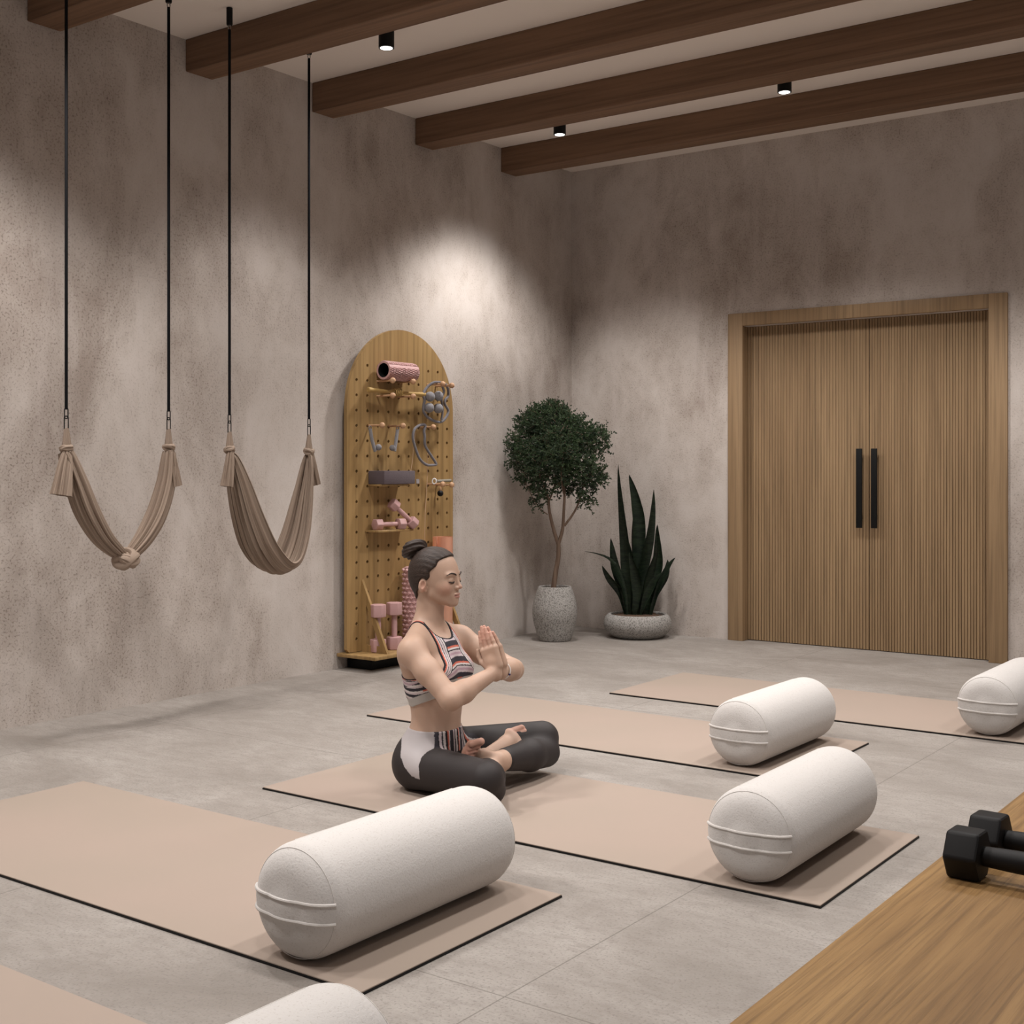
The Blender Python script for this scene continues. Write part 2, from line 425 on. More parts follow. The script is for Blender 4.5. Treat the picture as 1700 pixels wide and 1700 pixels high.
for i, (x, y, lab) in enumerate(BOL):
    m_ = bol0 if i == 0 else copy_tree(bol0)
    m_.location = (x, y, .0095); m_['label'] = lab
    m_.rotation_euler.z = math.radians((0, 0, .6, -.5, 0)[i]); m_.scale = [(1, 1, .97, .955, .96)[i]]*3

# ================================================================== WOODEN BENCH AND BLACK DUMBBELLS
BZ = .40
t = thing('wooden_bench', (4.33, -5.9, 0), 'wide oak bench with visible grain in the bottom right corner', 'bench')
obj('bench_top', box(NB(), (0, -1.6, BZ-.05), (.62, 2.6, BZ), .003, 2), M['bench_oak'], t)
for y in (-1.3, 2.2): obj('leg', box(NB(), (.09, y, 0), (.53, y+.07, BZ-.05), .003, 1), M['bench_oak'], t)
def hexhead(b, c, ax, r, half, bev):       # hexagonal head with its axis along ax
    ax = Vector(ax).normalized(); rot = ax.to_track_quat('Z', 'Y').to_matrix().to_4x4()
    ret = bmesh.ops.create_cone(b, cap_ends=True, segments=6, radius1=r, radius2=r, depth=half*2, matrix=Matrix.Translation(Vector(c)) @ rot @ Matrix.Rotation(PI/6, 4, 'Z'))
    es = set(e for v in ret['verts'] for e in v.link_edges)
    bmesh.ops.bevel(b, geom=list(es), offset=bev, segments=3, profile=.6, affect='EDGES')
    return b
def dumbbell(name, L, r, half, hr, m, label, group, seg=10):
    # axis along local X, resting on a flat of the hexagon: centre at height r*cos30
    t = thing(name, (0,0,0), label, 'dumbbell', group); z = r*math.cos(PI/6)
    for s in (-1, 1):
        obj('weight_head', hexhead(NB(), (s*(L/2-half), 0, z), (1,0,0), r, half, r*.14), m, t, True, 30)
    b = NB(); pts = [(-L/2+2*half-.004+(L-4*half+.008)*k/seg, 0, z) for k in range(seg+1)]
    tube(b, pts, [hr*(1+.16*math.sin(PI*k/seg)) for k in range(seg+1)], 20); obj('handle', b, m, t)
    return t
def hexflat(o): return o
bd = dumbbell('dumbbell', .27, .0500, .030, .0175, M['rubber'], 'black rubber hex dumbbell on the bench, the nearer and lower of the two', 'black dumbbells on the bench')
bd.location = (4.513, -5.392, BZ+.0005); bd.rotation_euler.z = math.radians(-2)
bd2 = copy_tree(bd); bd2['label'] = 'black rubber hex dumbbell on the bench, the one behind'
bd2.location = (4.517, -5.262, BZ+.0005); bd2.rotation_euler.z = math.radians(-3)

# ================================================================== AERIAL HAMMOCKS
XH = .52
def uvmesh(name, grid, m, parent, closed_v=False, thick=.0):
    nu, nv = len(grid), len(grid[0]); vs = [tuple(p) for row in grid for p in row]; fs = []; uv = []
    for i in range(nu-1):
        for j in range(nv if closed_v else nv-1):
            j2 = (j+1) % nv
            fs.append((i*nv+j, i*nv+j2, (i+1)*nv+j2, (i+1)*nv+j)); J = j+1
            uv += [(j/nv, i/nu), (J/nv, i/nu), (J/nv, (i+1)/nu), (j/nv, (i+1)/nu)]
    o = obj(name, (vs, fs), m, parent, True, 75)
    l = o.data.uv_layers.new(name='UVMap'); l.data.foreach_set('uv', [c for p in uv for c in p])
    if thick:
        md = o.modifiers.new('thickness', 'SOLIDIFY'); md.thickness = thick; md.offset = 0
    return o
def pleat_tube(path, rs, n=72, fold=9, amp=.16, flat=1.0, seed=0, updir=None):
    rnd = random.Random(seed); ph = [rnd.random()*6.28 for _ in range(4)]; grid = []; N = len(path); u = None
    for i, p in enumerate(path):
        d = (path[min(i+1, N-1)]-path[max(i-1, 0)]).normalized()
        if u is None: u = (updir or frame(d)[0])
        u = (u-d*u.dot(d)).normalized(); v = d.cross(u); row = []
        for k in range(n):
            a = 2*PI*k/n
            rr = rs[i]*(1+amp*math.sin(fold*a+ph[0]+1.5*i/N)+amp*.5*math.sin(fold*2.3*a+ph[1])+amp*.6*math.sin(3*a+ph[2]))
            row.append(p+u*rr*math.cos(a)+v*rr*flat*math.sin(a))
        grid.append(row)
    return grid
def knot(b, c, r, loops, th, seed):
    rnd = random.Random(seed)
    for k in range(loops):
        ax = Vector((rnd.uniform(-.5,.5), rnd.uniform(-.5,.5), 1 if k % 2 == 0 else rnd.uniform(.1,.8))).normalized() if k else Vector((.1,.1,1))
        u, v = frame(ax); e = rnd.uniform(.75, 1)
        pts = [Vector(c)+u*r*math.cos(a)+v*r*e*math.sin(a)+ax*(r*.22*math.sin(2*a+k)) for a in [2*PI*j/28 for j in range(28)]]
        tube(b, pts, th, 10, True, flat=.8)
    ball(b, c, r*.8)
def rope_set(t, y, ztop_knot):
    # strap, ceiling mount, carabiner; local frame of the hammock: x across, y along the wall, z from the floor
    b = NB(); tube(b, [(0, y, ztop_knot+.115), (0, y, 3.215)], .0066, 10); s = obj('strap', b, M['rope'], t)
    b = NB(); lathe(b, [(.013, 3.235), (.0145, 3.24), (.0145, ZC-.002)], 16, (0, y, 0)); obj('ceiling_mount', b, M['black'], t)
    b = NB(); tube(b, [(0, y+.008*math.cos(a), 3.225+.012*math.sin(a)) for a in [2*PI*k/16 for k in range(16)]], .0025, 6, True); obj('swivel_ring', b, M['metal'], t)
    for (zc_, hh, ww, m) in ((ztop_knot+.100, .022, .0085, 'black'), (ztop_knot+.058, .030, .0095, 'metal')):
        b = NB(); pts = []
        for k in range(28):
            a = 2*PI*k/28; c_, s_ = math.cos(a), math.sin(a)
            pts.append((.0, y+ww*c_, zc_+(hh-ww)*(1 if s_ > 0 else -1)*(abs(s_) > .02)+ww*s_))
        tube(b, pts, .0024, 6, True); obj('carabiner', b, M['black'], t)
def neck_and_tail(t, y, zt, side, tail_len, seed, tw=.022, lean=0):
    g = pleat_tube([Vector((0, y, zt+.038-.075*k/6)) for k in range(7)], [.009+.010*k/6 for k in range(7)], 36, 5, .12, .8, seed); uvmesh('cloth_loop', g, M['silk'], t, True)
    b = NB(); knot(b, (0, y, zt-.045), .0195, 3, .0105, seed); o = obj('end_knot', b, M['silk'], t)
    n = 10; pth = [Vector((.012, y+lean*k/n+side*.010*(k/n), zt-.055-tail_len*k/n)) for k in range(n+1)]
    g = pleat_tube(pth, [.014+(tw-.010)*(k/n)**.6 for k in range(n+1)], 60, 7, .18, .75, seed+5); uvmesh('cloth_tail', g, M['silk'], t, True)
def limb_path(A, B, sag, n=26):
    out = []
    for k in range(n+1):
        s = k/n; p = A.lerp(B, s); p.z -= sag*math.sin(PI*s); out.append(p)
    return out
# left hammock, tied into a knot at its lowest point
yA = onx(110, 700, XH).y; yB = onx(280, 700, XH).y
h1 = thing('aerial_hammock', (XH, 0, 0), 'beige cloth aerial hammock on the left, tied in a big knot at its bottom', 'aerial hammock', 'beige aerial hammocks')
zt1 = onx(110, 726, XH).z; zt2 = onx(280, 726, XH).z
rope_set(h1, yA, zt1); rope_set(h1, yB, zt2)
neck_and_tail(h1, yA, zt1, -1, .185, 3, .040, -.02); neck_and_tail(h1, yB, zt2, 1, .165, 8, .026, .012)
K = onx(209, 928, XH); K = Vector((0, K.y, K.z))
def loc_h(px, py): q = onx(px, py, XH); return Vector((0, q.y, q.z))
pl = cr([loc_h(110, 750), loc_h(128, 800), loc_h(146, 848), loc_h(172, 893), loc_h(204, 924)], 7)
pr_ = cr([loc_h(281, 750), loc_h(276, 800), loc_h(262, 850), loc_h(240, 892), loc_h(214, 924)], 7)
for P_, sd in ((pl, 11), (pr_, 15)):
    N = len(P_); uvmesh('cloth_limb', pleat_tube(P_, [.017+.024*math.sin(PI*min(1, (k/(N-1))*.9+.08))**.8 for k in range(N)], 90, 8, .17, 1.15 if sd == 11 else .95, sd), M['silk'], h1, True)
b = NB(); knot(b, (0, K.y, K.z), .042, 5, .021, 21); obj('bottom_knot', b, M['silk'], h1)
# right hammock, an open sling
yC = onx(381, 700, XH).y; yD = onx(513, 707, XH).y
h2 = thing('aerial_hammock', (XH, 0, 0), 'beige cloth aerial hammock on the right, hanging in an open U without a knot', 'aerial hammock', 'beige aerial hammocks')
zt3 = onx(381, 730, XH).z; zt4 = onx(514, 734, XH).z
rope_set(h2, yC, zt3); rope_set(h2, yD, zt4)
neck_and_tail(h2, yC, zt3, -1, .165, 31, .026, -.012); neck_and_tail(h2, yD, zt4, 1, .160, 36, .018, .03)
ctr = cr([loc_h(382, 752), loc_h(391, 800), loc_h(405, 862), loc_h(424, 915), loc_h(452, 948), loc_h(478, 936), loc_h(496, 888), loc_h(507, 820), loc_h(514, 754)], 8)
N = len(ctr); grid = []
for i, p in enumerate(ctr):
    s = i/(N-1); wd = .014+.115*math.sin(PI*s)**.75; d = (ctr[min(i+1, N-1)]-ctr[max(i-1, 0)]).normalized()
    nrm = Vector((1,0,0)).cross(d); nrm = nrm if nrm.z > 0 or abs(nrm.z) < .3 else nrm
    nrm = -Vector((0, d.z, -d.y)) if False else Vector((0, -d.z, d.y))
    row = []
    for j in range(121):
        v = -1+2*j/120
        off = wd*.30*(v*v)+(.006+.006*math.sin(PI*s))*math.sin(v*21+.6*math.sin(5*s))+.0035*math.sin(v*47+1)
        row.append(p+Vector((1,0,0))*(v*wd+.004*math.sin(v*33))+nrm*off)
    grid.append(row)
uvmesh('sling_cloth', grid, M['silk'], h2, False, .0025)

# ================================================================== PEGBOARD
YP, XP = -1.961, .07
t = pegb = thing('pegboard_stand', (0, YP, 0), 'tall arched oak pegboard standing against the left wall, with shelf base', 'pegboard')
HW, SPZ, ZB = .485, 1.50, .093
b = NB(); prof = []
def arch(hw, spz, zb, n=40):
    P_ = [(-hw+.02, zb), (hw-.02, zb), (hw, zb+.02)]
    P_ += [(hw*math.cos(PI*k/n), spz+hw*math.sin(PI*k/n)) for k in range(n+1)]
    P_.append((-hw, zb+.02)); return P_
ap = arch(HW, SPZ, ZB); T = .022
fr_ = [b.verts.new((XP, y, z)) for y, z in ap]; bk = [b.verts.new((XP-T, y, z)) for y, z in ap]
b.faces.new(fr_); b.faces.new(bk[::-1])
for i in range(len(ap)):
    j = (i+1) % len(ap); b.faces.new((fr_[i], bk[i], bk[j], fr_[j]))
board = obj('board', b, M['peg_oak'], pegb, False)
cb = NB()
ys = [-2.365+.0921*i-YP for i in range(10)]; zs = [.166+.0881*k for k in range(19)]
for zi in zs:
    for yi in ys:
        if zi > 1.70 and (yi < ys[0]+.01 or yi > ys[-1]-.01): continue
        bmesh.ops.create_cone(cb, cap_ends=True, segments=12, radius1=.0098, radius2=.0098, depth=.1, matrix=Matrix.Translation((XP, yi, zi)) @ Matrix.Rotation(PI/2, 4, 'Y'))
cut = obj('hole_cutter', cb, M['peg_oak'], pegb, False)
md = board.modifiers.new('holes', 'BOOLEAN'); md.operation = 'DIFFERENCE'; md.object = cut; md.solver = 'EXACT'
bpy.context.view_layer.update()
dg = bpy.context.evaluated_depsgraph_get(); nm = bpy.data.meshes.new_from_object(board.evaluated_get(dg))
if len(nm.polygons) > 100:
    board.modifiers.clear(); board.data = nm
else: board.modifiers.clear()
bpy.data.objects.remove(cut)
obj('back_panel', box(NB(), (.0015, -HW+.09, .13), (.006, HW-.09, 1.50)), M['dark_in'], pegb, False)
for s in (-1, 1): obj('wall_batten', box(NB(), (.007, s*(HW-.14)-.02, .1), (XP-T, s*(HW-.14)+.02, 1.5)), M['peg_oak'], pegb, False)
obj('base_shelf', box(NB(), (.002, -.50, .070), (.30, .50, .090), .003, 2), M['peg_oak'], pegb)
o = obj('plinth', box(NB(), (.01, -.42, .0), (.20, .44, .069), .004, 2), M['black'], pegb); o['label'] = 'black recessed plinth'
for yb in (-2.315-YP, -1.60-YP):           # triangular brackets with an open middle
    b = NB(); o3 = [(.071, .0905), (.268, .0905), (.071, .507)]; i3 = [(.104, .130), (.213, .130), (.104, .362)]
    for yy in (yb-.009, yb+.009):
        pass
    A = [[b.verts.new((x, yy, z)) for x, z in o3] for yy in (yb-.009, yb+.009)]
    B = [[b.verts.new((x, yy, z)) for x, z in i3] for yy in (yb-.009, yb+.009)]
    for k in range(3):
        j = (k+1) % 3
        b.faces.new((A[0][k], A[0][j], B[0][j], B[0][k])); b.faces.new((A[1][j], A[1][k], B[1][k], B[1][j]))
        b.faces.new((A[0][j], A[0][k], A[1][k], A[1][j])); b.faces.new((B[0][k], B[0][j], B[1][j], B[1][k]))
    obj('bracket', b, M['peg_oak'], pegb, False)
# pegs: rods with a ball end, parts of the board
def peg(y, z, ln=.105, rb=.0172):
    b = NB(); tube(b, [(XP-.012, y, z), (XP+ln, y, z)], .0062, 10); p = obj('peg', b, M['peg'], pegb)
    b = NB(); ball(b, (XP+ln+.008, y, z), rb); obj('peg_knob', b, M['peg'], p)
def peg_at(px, py, ln):                    # by where the knob is seen
    q = onx(px, py, XP+ln+.008); peg(q.y-YP, q.z, ln); return q
for (px, py, ln) in ((652, 631.5, .115), (686, 633.5, .115), (652, 656.5, .115), (686, 658, .115),
                     (735, 637.5, .115), (750, 640, .12), (634.5, 706, .095), (669, 707, .10), (719.5, 709, .095),
                     (735, 804, .115), (750, 805, .115)): peg_at(px, py, ln)
# ledges
for (pxc, py, ya, xl) in ((629, 884.5, .31, .105), (634, 807.5, .24, .105)):
    q = onx(pxc, py, XP+xl); b = NB(); box(b, (XP, q.y-YP-.004, q.z), (XP+xl, q.y-YP+ya, q.z+.012), .002, 1); obj('ledge', b, M['peg_oak'], pegb)
    if pxc == 629: q1 = q
    else: q2 = q
# ---- things on the board
def group_at(name, loc, label, cat, group=None, rz=0): return thing(name, loc, label, cat, group, rz)
# textured foam roller lying on two pegs
q = onx(636.5, 614.5, .137); t = thing('foam_roller', (.137, q.y, q.z), 'pink hollow foam roller with diamond texture on the top pegs', 'foam roller')
b = NB(); n = 240; L = .265; prof = [(.0, 0)]
rings = []
rows = 84; grid = []
for i in range(rows+1):
    y = L*i/rows; row = []
    for k in range(n):
        a = 2*PI*k/n; zone = 0 if (math.sin(a*2+.6) > .93) else 1
        rr = .0535+.0030*zone*max(-1, min(1, 4*(min(abs(math.sin(a*14+y*75)), abs(math.sin(a*14-y*75)))-.35)))*(0 if i in (0, rows) else 1)
        row.append(b.verts.new((rr*math.cos(a), y, rr*math.sin(a))))
    grid.append(row)
inner = [[b.verts.new((.042*math.cos(2*PI*k/n), y, .042*math.sin(2*PI*k/n))) for k in range(n)] for y in (0, L)]
for A, B in zip(grid, grid[1:]):
    for k in range(n): b.faces.new((A[k], A[(k+1) % n], B[(k+1) % n], B[k]))
for A, B in ((grid[0], inner[0]), (grid[-1], inner[1])):
    for k in range(n): b.faces.new((A[k], A[(k+1) % n], B[(k+1) % n], B[k]))
obj('foam_sleeve', b, M['pink'], t, True, 25)
b = NB(); n = 40
A = [b.verts.new((.0419*math.cos(2*PI*k/n), .002, .0419*math.sin(2*PI*k/n))) for k in range(n)]; B = [b.verts.new((.0419*math.cos(2*PI*k/n), L-.002, .0419*math.sin(2*PI*k/n))) for k in range(n)]
for k in range(n): b.faces.new((A[k], A[(k+1) % n], B[(k+1) % n], B[k]))
b.faces.new(B); bmesh.ops.solidify(b, geom=b.faces[:], thickness=.002); obj('core', b, M['dark_in'], t)
# skipping rope with two wooden handles, folded up, on the second pegs
qa = onx(611, 647, .125); qb = onx(705, 655.5, .125)
t = thing('skipping_rope', (.125, qa.y, qa.z), 'folded skipping rope with two tapered wooden handles on the second row of pegs', 'skipping rope')
d = (qb-qa); u = d.normalized(); Lr = d.length
for s, A in ((1, Vector((0,0,0))), (-1, d)):
    b = NB(); tube(b, [A+u*s*x for x in (0, .004, .03, .09, .15, .20)], [.012, .0155, .0148, .0115, .010, .008], 14); o = obj('handle', b, M['rattan'], t)
for k in range(7):
    off = Vector((.016*math.sin(k*2.1), 0, .019*math.cos(k*1.7))); b = NB()
    tube(b, cr([A_ for A_ in (u*.16, u*.26+off+Vector((0,0,.006)), u*(Lr*.5)+off*.8, u*(Lr-.26)+off, u*(Lr-.16))], 6), .0042, 6); obj('rope_strand', b, M['rattan'], t)
b = NB()
for k in range(5): 
    c_ = u*(Lr*.5-.03+.014*k); a1, a2 = frame(u); tube(b, [c_+(a1*math.cos(a)+a2*math.sin(a))*.021 for a in [2*PI*j/16 for j in range(16)]], .0032, 6, True)
obj('rope_binding', b, M['rattan'], t)
# resistance loop with four massage balls
def cord_thing(name, pts, x, r, m, label, cat, closed=True, sm=6):
    P_ = [onx(px, py, x+(dx if len(q_) else 0)) for (px, py, *q_) in pts for dx in [q_[0] if q_ else 0]]
    o_ = P_[0].copy(); t = thing(name, o_, label, cat)
    b = NB(); tube(b, cr([p-o_ for p in P_], sm, closed), r, 10, closed); return t, b, o_
t, b, oo = cord_thing('massage_rope', [(737, 637, .02), (722, 634.5, .02), (709, 643), (702.5, 655), (705, 664), (703, 675), (704, 685), (713, 695), (726, 700.5), (735, 699), (742, 690), (744, 681), (738.5, 671), (739, 664), (744, 657), (744, 647, .01), (741, 640, .02)], .13, .0085, M['grey_rope'], 'grey cord loop with four textured massage balls hanging on the top right pegs', 'massage rope')
obj('cord', b, M['grey_rope'], t)
b = NB(); tube(b, cr([onx(px, py, .14)-oo for px, py in ((734, 641), (737, 650), (733, 662), (735, 680), (733, 697))], 5), .0075, 8); obj('cord', b, M['grey_rope'], t)
for px, py in ((714, 658.5), (728, 657.5), (712.5, 677), (727.5, 678)):
    b = NB(); ball(b, onx(px, py, .15)-oo, .0305, seg=24); obj('massage_ball', b, M['grey_stone'], t)
# two little massage hooks
for i, (pts, bl) in enumerate(((((614.5, 712), (617, 728), (621, 743), (623, 749)), (628.5, 742.5)), (((660, 713), (658, 728), (656, 742), (655, 749)), (651.5, 743.5)))):
    P_ = [onx(px, py, .125) for px, py in pts]; o_ = P_[0]
    t = thing('massage_hook', o_, ('grey strap with a ball at its end on the left peg of the middle row', 'grey strap with a ball at its end, second peg of the middle row')[i], 'massage hook', 'grey ball straps')
    b = NB(); tube(b, cr([p-o_ for p in P_], 5), .0115, 10, flat=.8); obj('strap', b, M['grey_stone'], t)
    b = NB(); tube(b, [Vector((.0, .0115*math.cos(a), .0115*math.sin(a)+.004)) for a in [2*PI*k/20 for k in range(20)]], .0028, 6, True); obj('hanging_loop', b, M['grey_rope'], t)
    b = NB(); ball(b, onx(bl[0], bl[1], .135)-o_, .0185); obj('ball', b, M['grey_stone'], t)
# crescent cord on the right middle peg
t, b, oo = cord_thing('resistance_loop', [(706, 706), (697, 706), (688, 713), (685.5, 727), (690, 745), (697, 762), (708, 771.5), (719, 772), (724, 770), (716, 757), (706, 740), (705, 725), (704, 715)], .125, .0082, M['grey_rope'], 'grey cord loop hanging on the right peg of the middle row', 'resistance loop')
obj('cord', b, M['grey_rope'], t)
# thin cords
for pts, lab in ((((690, 717), (686.5, 745), (684, 770), (681, 786)), 'thin tan cord hanging on the grey loop above the foam block'),
                 (((710, 752), (709, 800), (706, 850), (705, 897)), 'long thin tan cord hanging down towards the woman, beside the white ring')):
    P_ = [onx(px, py, .105) for px, py in pts]; o_ = P_[0].copy()
    b = NB(); tube(b, cr([p-o_ for p in P_], 6), .0018, 6); o = obj('hanging_cord', b, M['cord']); o.location = o_; tag(o, lab, 'cord')
# grey foam block on its ledge
t_ = q2; b = NB(); box(b, (0, 0, 0), (.125, .275, .078), .004, 2)
o = obj('yoga_block', b, M['block']); o.location = (XP+.002, q2.y-.004, q2.z+.0125); tag(o, 'dark grey foam yoga block on the upper small ledge', 'yoga block')
# made-up pale square beside the block, stands for an overlay mark
qs = onx(694, 799, XP+.0045); b = NB(); box(b, (-.0035, -.014, -.014), (0, .014, .014), .001, 1)
o = obj('paper_tag', b, M['white'].copy()); o.location = qs; tag(o, 'small pale square tag on the pegboard right of the foam block', 'tag')
o.data.materials[0].node_tree.nodes['Principled BSDF'].inputs['Base Color'].default_value = (.42,.40,.42,1)
# grey stick with white ring end
q = onx(721, 799, .13); q3 = onx(748, 797.5, .13); t = thing('massage_stick', q, 'grey massage stick with a white ring end lying on the lower right pegs', 'massage stick')
b = NB(); tube(b, [Vector((.0, .0, .0))+Vector((.012*math.cos(a)*.81, .012*math.cos(a)*.59, .016*math.sin(a))) for a in [2*PI*k/28 for k in range(28)]], .0042, 8, True)
o = obj('ring_end', b, M['white'], t); o['label'] = 'white ring'
b = NB(); tube(b, [(q3-q)*.14, (q3-q)*1.0], .0085, 12); obj('stick', b, M['greygreen'], t)
# black ball with a wooden cap
q = onx(731, 819, .13); t = thing('ball_pendant', q, 'small black ball with a pale wooden cap hanging under the lower right pegs', 'ball')
b = NB(); ball(b, (0,0,0), .019); obj('ball', b, M['rubber'], t)
b = NB(); lathe(b, [(.0065, .016), (.008, .02), (.007, .036)], 14); obj('cap', b, M['peg'], t)
b = NB(); tube(b, [(0,0,.034), (0,.0,.055)], .0015, 6); obj('cord', b, M['cord'], t)
# pink dumbbells on the lower ledge and standing on the base
pd = dumbbell('dumbbell', .215, .036, .024, .0125, M['pink_d'], 'small pink hex dumbbell lying flat on the lower ledge', 'pink hex dumbbells on the pegboard')
pd.location = (XP+.066, q1.y+.135, q1.z+.0125); pd.rotation_euler.z = math.radians(78)
p2 = copy_tree(pd); p2['label'] = 'small pink hex dumbbell leaning across the other one on the lower ledge'
p2.location = (XP+.082, q1.y+.215, q1.z+.078); p2.rotation_euler = (0, math.radians(40), math.radians(72))
big = dumbbell('dumbbell', .275, .048, .037, .015, M['pink_d'], 'pink hex dumbbell standing upright on the base shelf beside the oak bracket', 'pink hex dumbbells on the pegboard')
def stand(o, px, py, x): 
    q = onx(px, py, x); o.location = (x+.048*.866, q.y, .0905+.1375); o.rotation_euler = (0, PI/2, math.radians(15)); 
    o.location.x = x+.0416
big_y = onx(624, 1070, .16).y
for i, (o, yy, xx) in enumerate(((big, onx(626, 1070, .165).y, .125), (copy_tree(big), onx(653, 1070, .165).y, .125))):
    o.rotation_euler = (0, PI/2, math.radians(10)); o.location = (xx, yy, .0908+.1375)
    if i: o['label'] = 'pink hex dumbbell standing upright on the base shelf right beside the spiky roller'
# spiky pink roller standing behind the woman
q = onx(686, 1060, .17); t = thing('spiky_roller', (.17, q.y, .0905), 'tall dusty pink spiky foam roller standing on the base shelf behind the woman', 'foam roller')
H = .475; b = NB(); lathe(b, [(.040, 0), (.054, .004), (.055, H-.004), (.040, H)], 40); obj('foam_core', b, M['pink_d'], t)
b = NB(); rr_ = 17
for i in range(rr_):
    z = .02+(H-.04)*i/(rr_-1)
    for k in range(12):
        a = 2*PI*(k+.5*(i % 2))/12; c_ = Vector((.055*math.cos(a), .055*math.sin(a), z)); nrm = Vector((math.cos(a), math.sin(a), 0))
        bmesh.ops.create_cone(b, cap_ends=True, segments=4, radius1=.015, radius2=.007, depth=.014, matrix=Matrix.Translation(c_+nrm*.005) @ nrm.to_track_quat('Z', 'Y').to_matrix().to_4x4())
obj('spikes', b, M['pink'], t, False)
# rolled mat
q = onx(735, 1050, .165); t = thing('rolled_mat', (.165, onx(737, 1050, .165).y, .0905), 'tall copper pink rolled mat standing on the base shelf behind the woman', 'rolled mat')
b = NB(); H = .64; rows = []
sp_ = [(math.cos(a)*(.022+.0062*a/1.0*.9), math.sin(a)*(.022+.0062*a*.9)) for a in [k*.18 for k in range(int(2*PI*1.75/.18)+1)]]
sc_ = .073/max(math.hypot(*p) for p in sp_); sp_ = [(x*sc_, y*sc_) for x, y in sp_]
A = [b.verts.new((x, y, 0)) for x, y in sp_]; B = [b.verts.new((x, y, H)) for x, y in sp_]
for k in range(len(sp_)-1): b.faces.new((A[k], A[k+1], B[k+1], B[k]))
bmesh.ops.solidify(b, geom=b.faces[:], thickness=.006); obj('rolled_sheet', b, M['copper'], t)

# ================================================================== PLANTS
def pot(prof, loc, name, label, soil_r, soil_z, n=64):
    t = thing(name, loc, label, 'potted plant')
    b = NB(); lathe(b, prof, n); obj('pot', b, M['pot'], t)
    b = NB(); rnd = random.Random(3)
    lathe(b, [(soil_r, soil_z-.02), (soil_r, soil_z), (soil_r*.6, soil_z+.008), (.001, soil_z+.012)], 32)
    for k in range(60):
        a = rnd.random()*6.28; r = soil_r*.9*math.sqrt(rnd.random()); ball(b, (r*math.cos(a), r*math.sin(a), soil_z+.004), rnd.uniform(.006,.014), (1,1,.5), 6)
    obj('soil', b, M['soil'], t); return t
def outer(pts, m=6): return [(p.x, p.y) for p in cr([(x, y, 0) for x, y in pts], m)]
pf = outer([(.095,0), (.108,.006), (.130,.07), (.149,.16), (.147,.235), (.128,.31), (.112,.355), (.106,.362)])+[(.098,.358), (.097,.33), (.03,.325)]
tree = pot(pf, (.335, -.715, 0), 'potted_tree', 'small leafy tree in a tall rounded speckled grey pot in the room corner', .094, .335)
rnd = random.Random(5)
SCT = 8.41/FPX                               # metres per pixel at the tree
def tp(px, py, dep=0):                       # local point of the tree plane facing the viewer
    u_ = (px-920)*(8.41+dep)/FPX; z = 1.15-(py-778)*(8.41+dep)/FPX
    return Vector((RT[0]*u_+FW[0]*dep, RT[1]*u_+FW[1]*dep, z))
b = NB(); tube(b, cr([tp(917, 985), tp(921, 955), tp(926, 925), tp(926, 900)], 5), [.019-.005*k/15 for k in range(16)], 10)
def branch(pts, r0, r1):
    P_ = cr(pts, 4); n_ = len(P_); tube(b, P_, [r0+(r1-r0)*k/(n_-1) for k in range(n_)], 8)
branch([tp(926, 905), tp(918, 880), tp(911, 850), tp(908, 825), tp(895, 790), tp(880, 750)], .0135, .005)
branch([tp(926, 905), tp(933, 880), tp(935, 850), tp(936, 815), tp(930, 770), tp(925, 720)], .013, .005)
branch([tp(936, 874), tp(950, 855), tp(960, 835), tp(970, 800), tp(978, 770)], .0085, .004)
branch([tp(909, 835), tp(920, 805), tp(918, 770), tp(905, 730)], .006, .003)
branch([tp(908, 855), tp(895, 845), tp(882, 825), tp(870, 800, -.05)], .004, .002)
branch([tp(936, 835), tp(940, 800, .1), tp(950, 760, .12)], .006, .003)
branch([tp(935, 820), tp(930, 790, -.1), tp(935, 740, -.12)], .006, .003)
obj('trunk', b, M['bark'], tree)
vs, fs = [], []; tw = NB()
clusters = [(925, 705, 0, .15), (895, 700, .02, .13), (955, 715, 0, .13), (985, 735, .0, .11), (870, 735, 0, .12), (925, 740, -.12, .15), (925, 745, .12, .15), (895, 765, -.05, .13),
            (960, 770, -.05, .12), (860, 765, 0, .08), (985, 790, 0, .09), (880, 790, .03, .10), (930, 785, -.05, .11), (900, 815, -.02, .07), (972, 815, 0, .07), (915, 680, 0, .08), (853, 740, .0, .06), (1000, 718, 0, .05), (975, 835, 0, .045), (885, 838, 0, .04), (940, 808, .05, .07), (878, 705, .05, .09)]
base = Vector((.335, -.715, 0)); 
def leaf(c, d, up, L_, W_):
    s = d.cross(up).normalized()*W_; i = len(vs)
    vs.extend([tuple(c), tuple(c+d*L_*.5+s+up*L_*.06), tuple(c+d*L_), tuple(c+d*L_*.5-s+up*L_*.06)]); fs.append((i, i+1, i+2, i+3))
cnt = 0
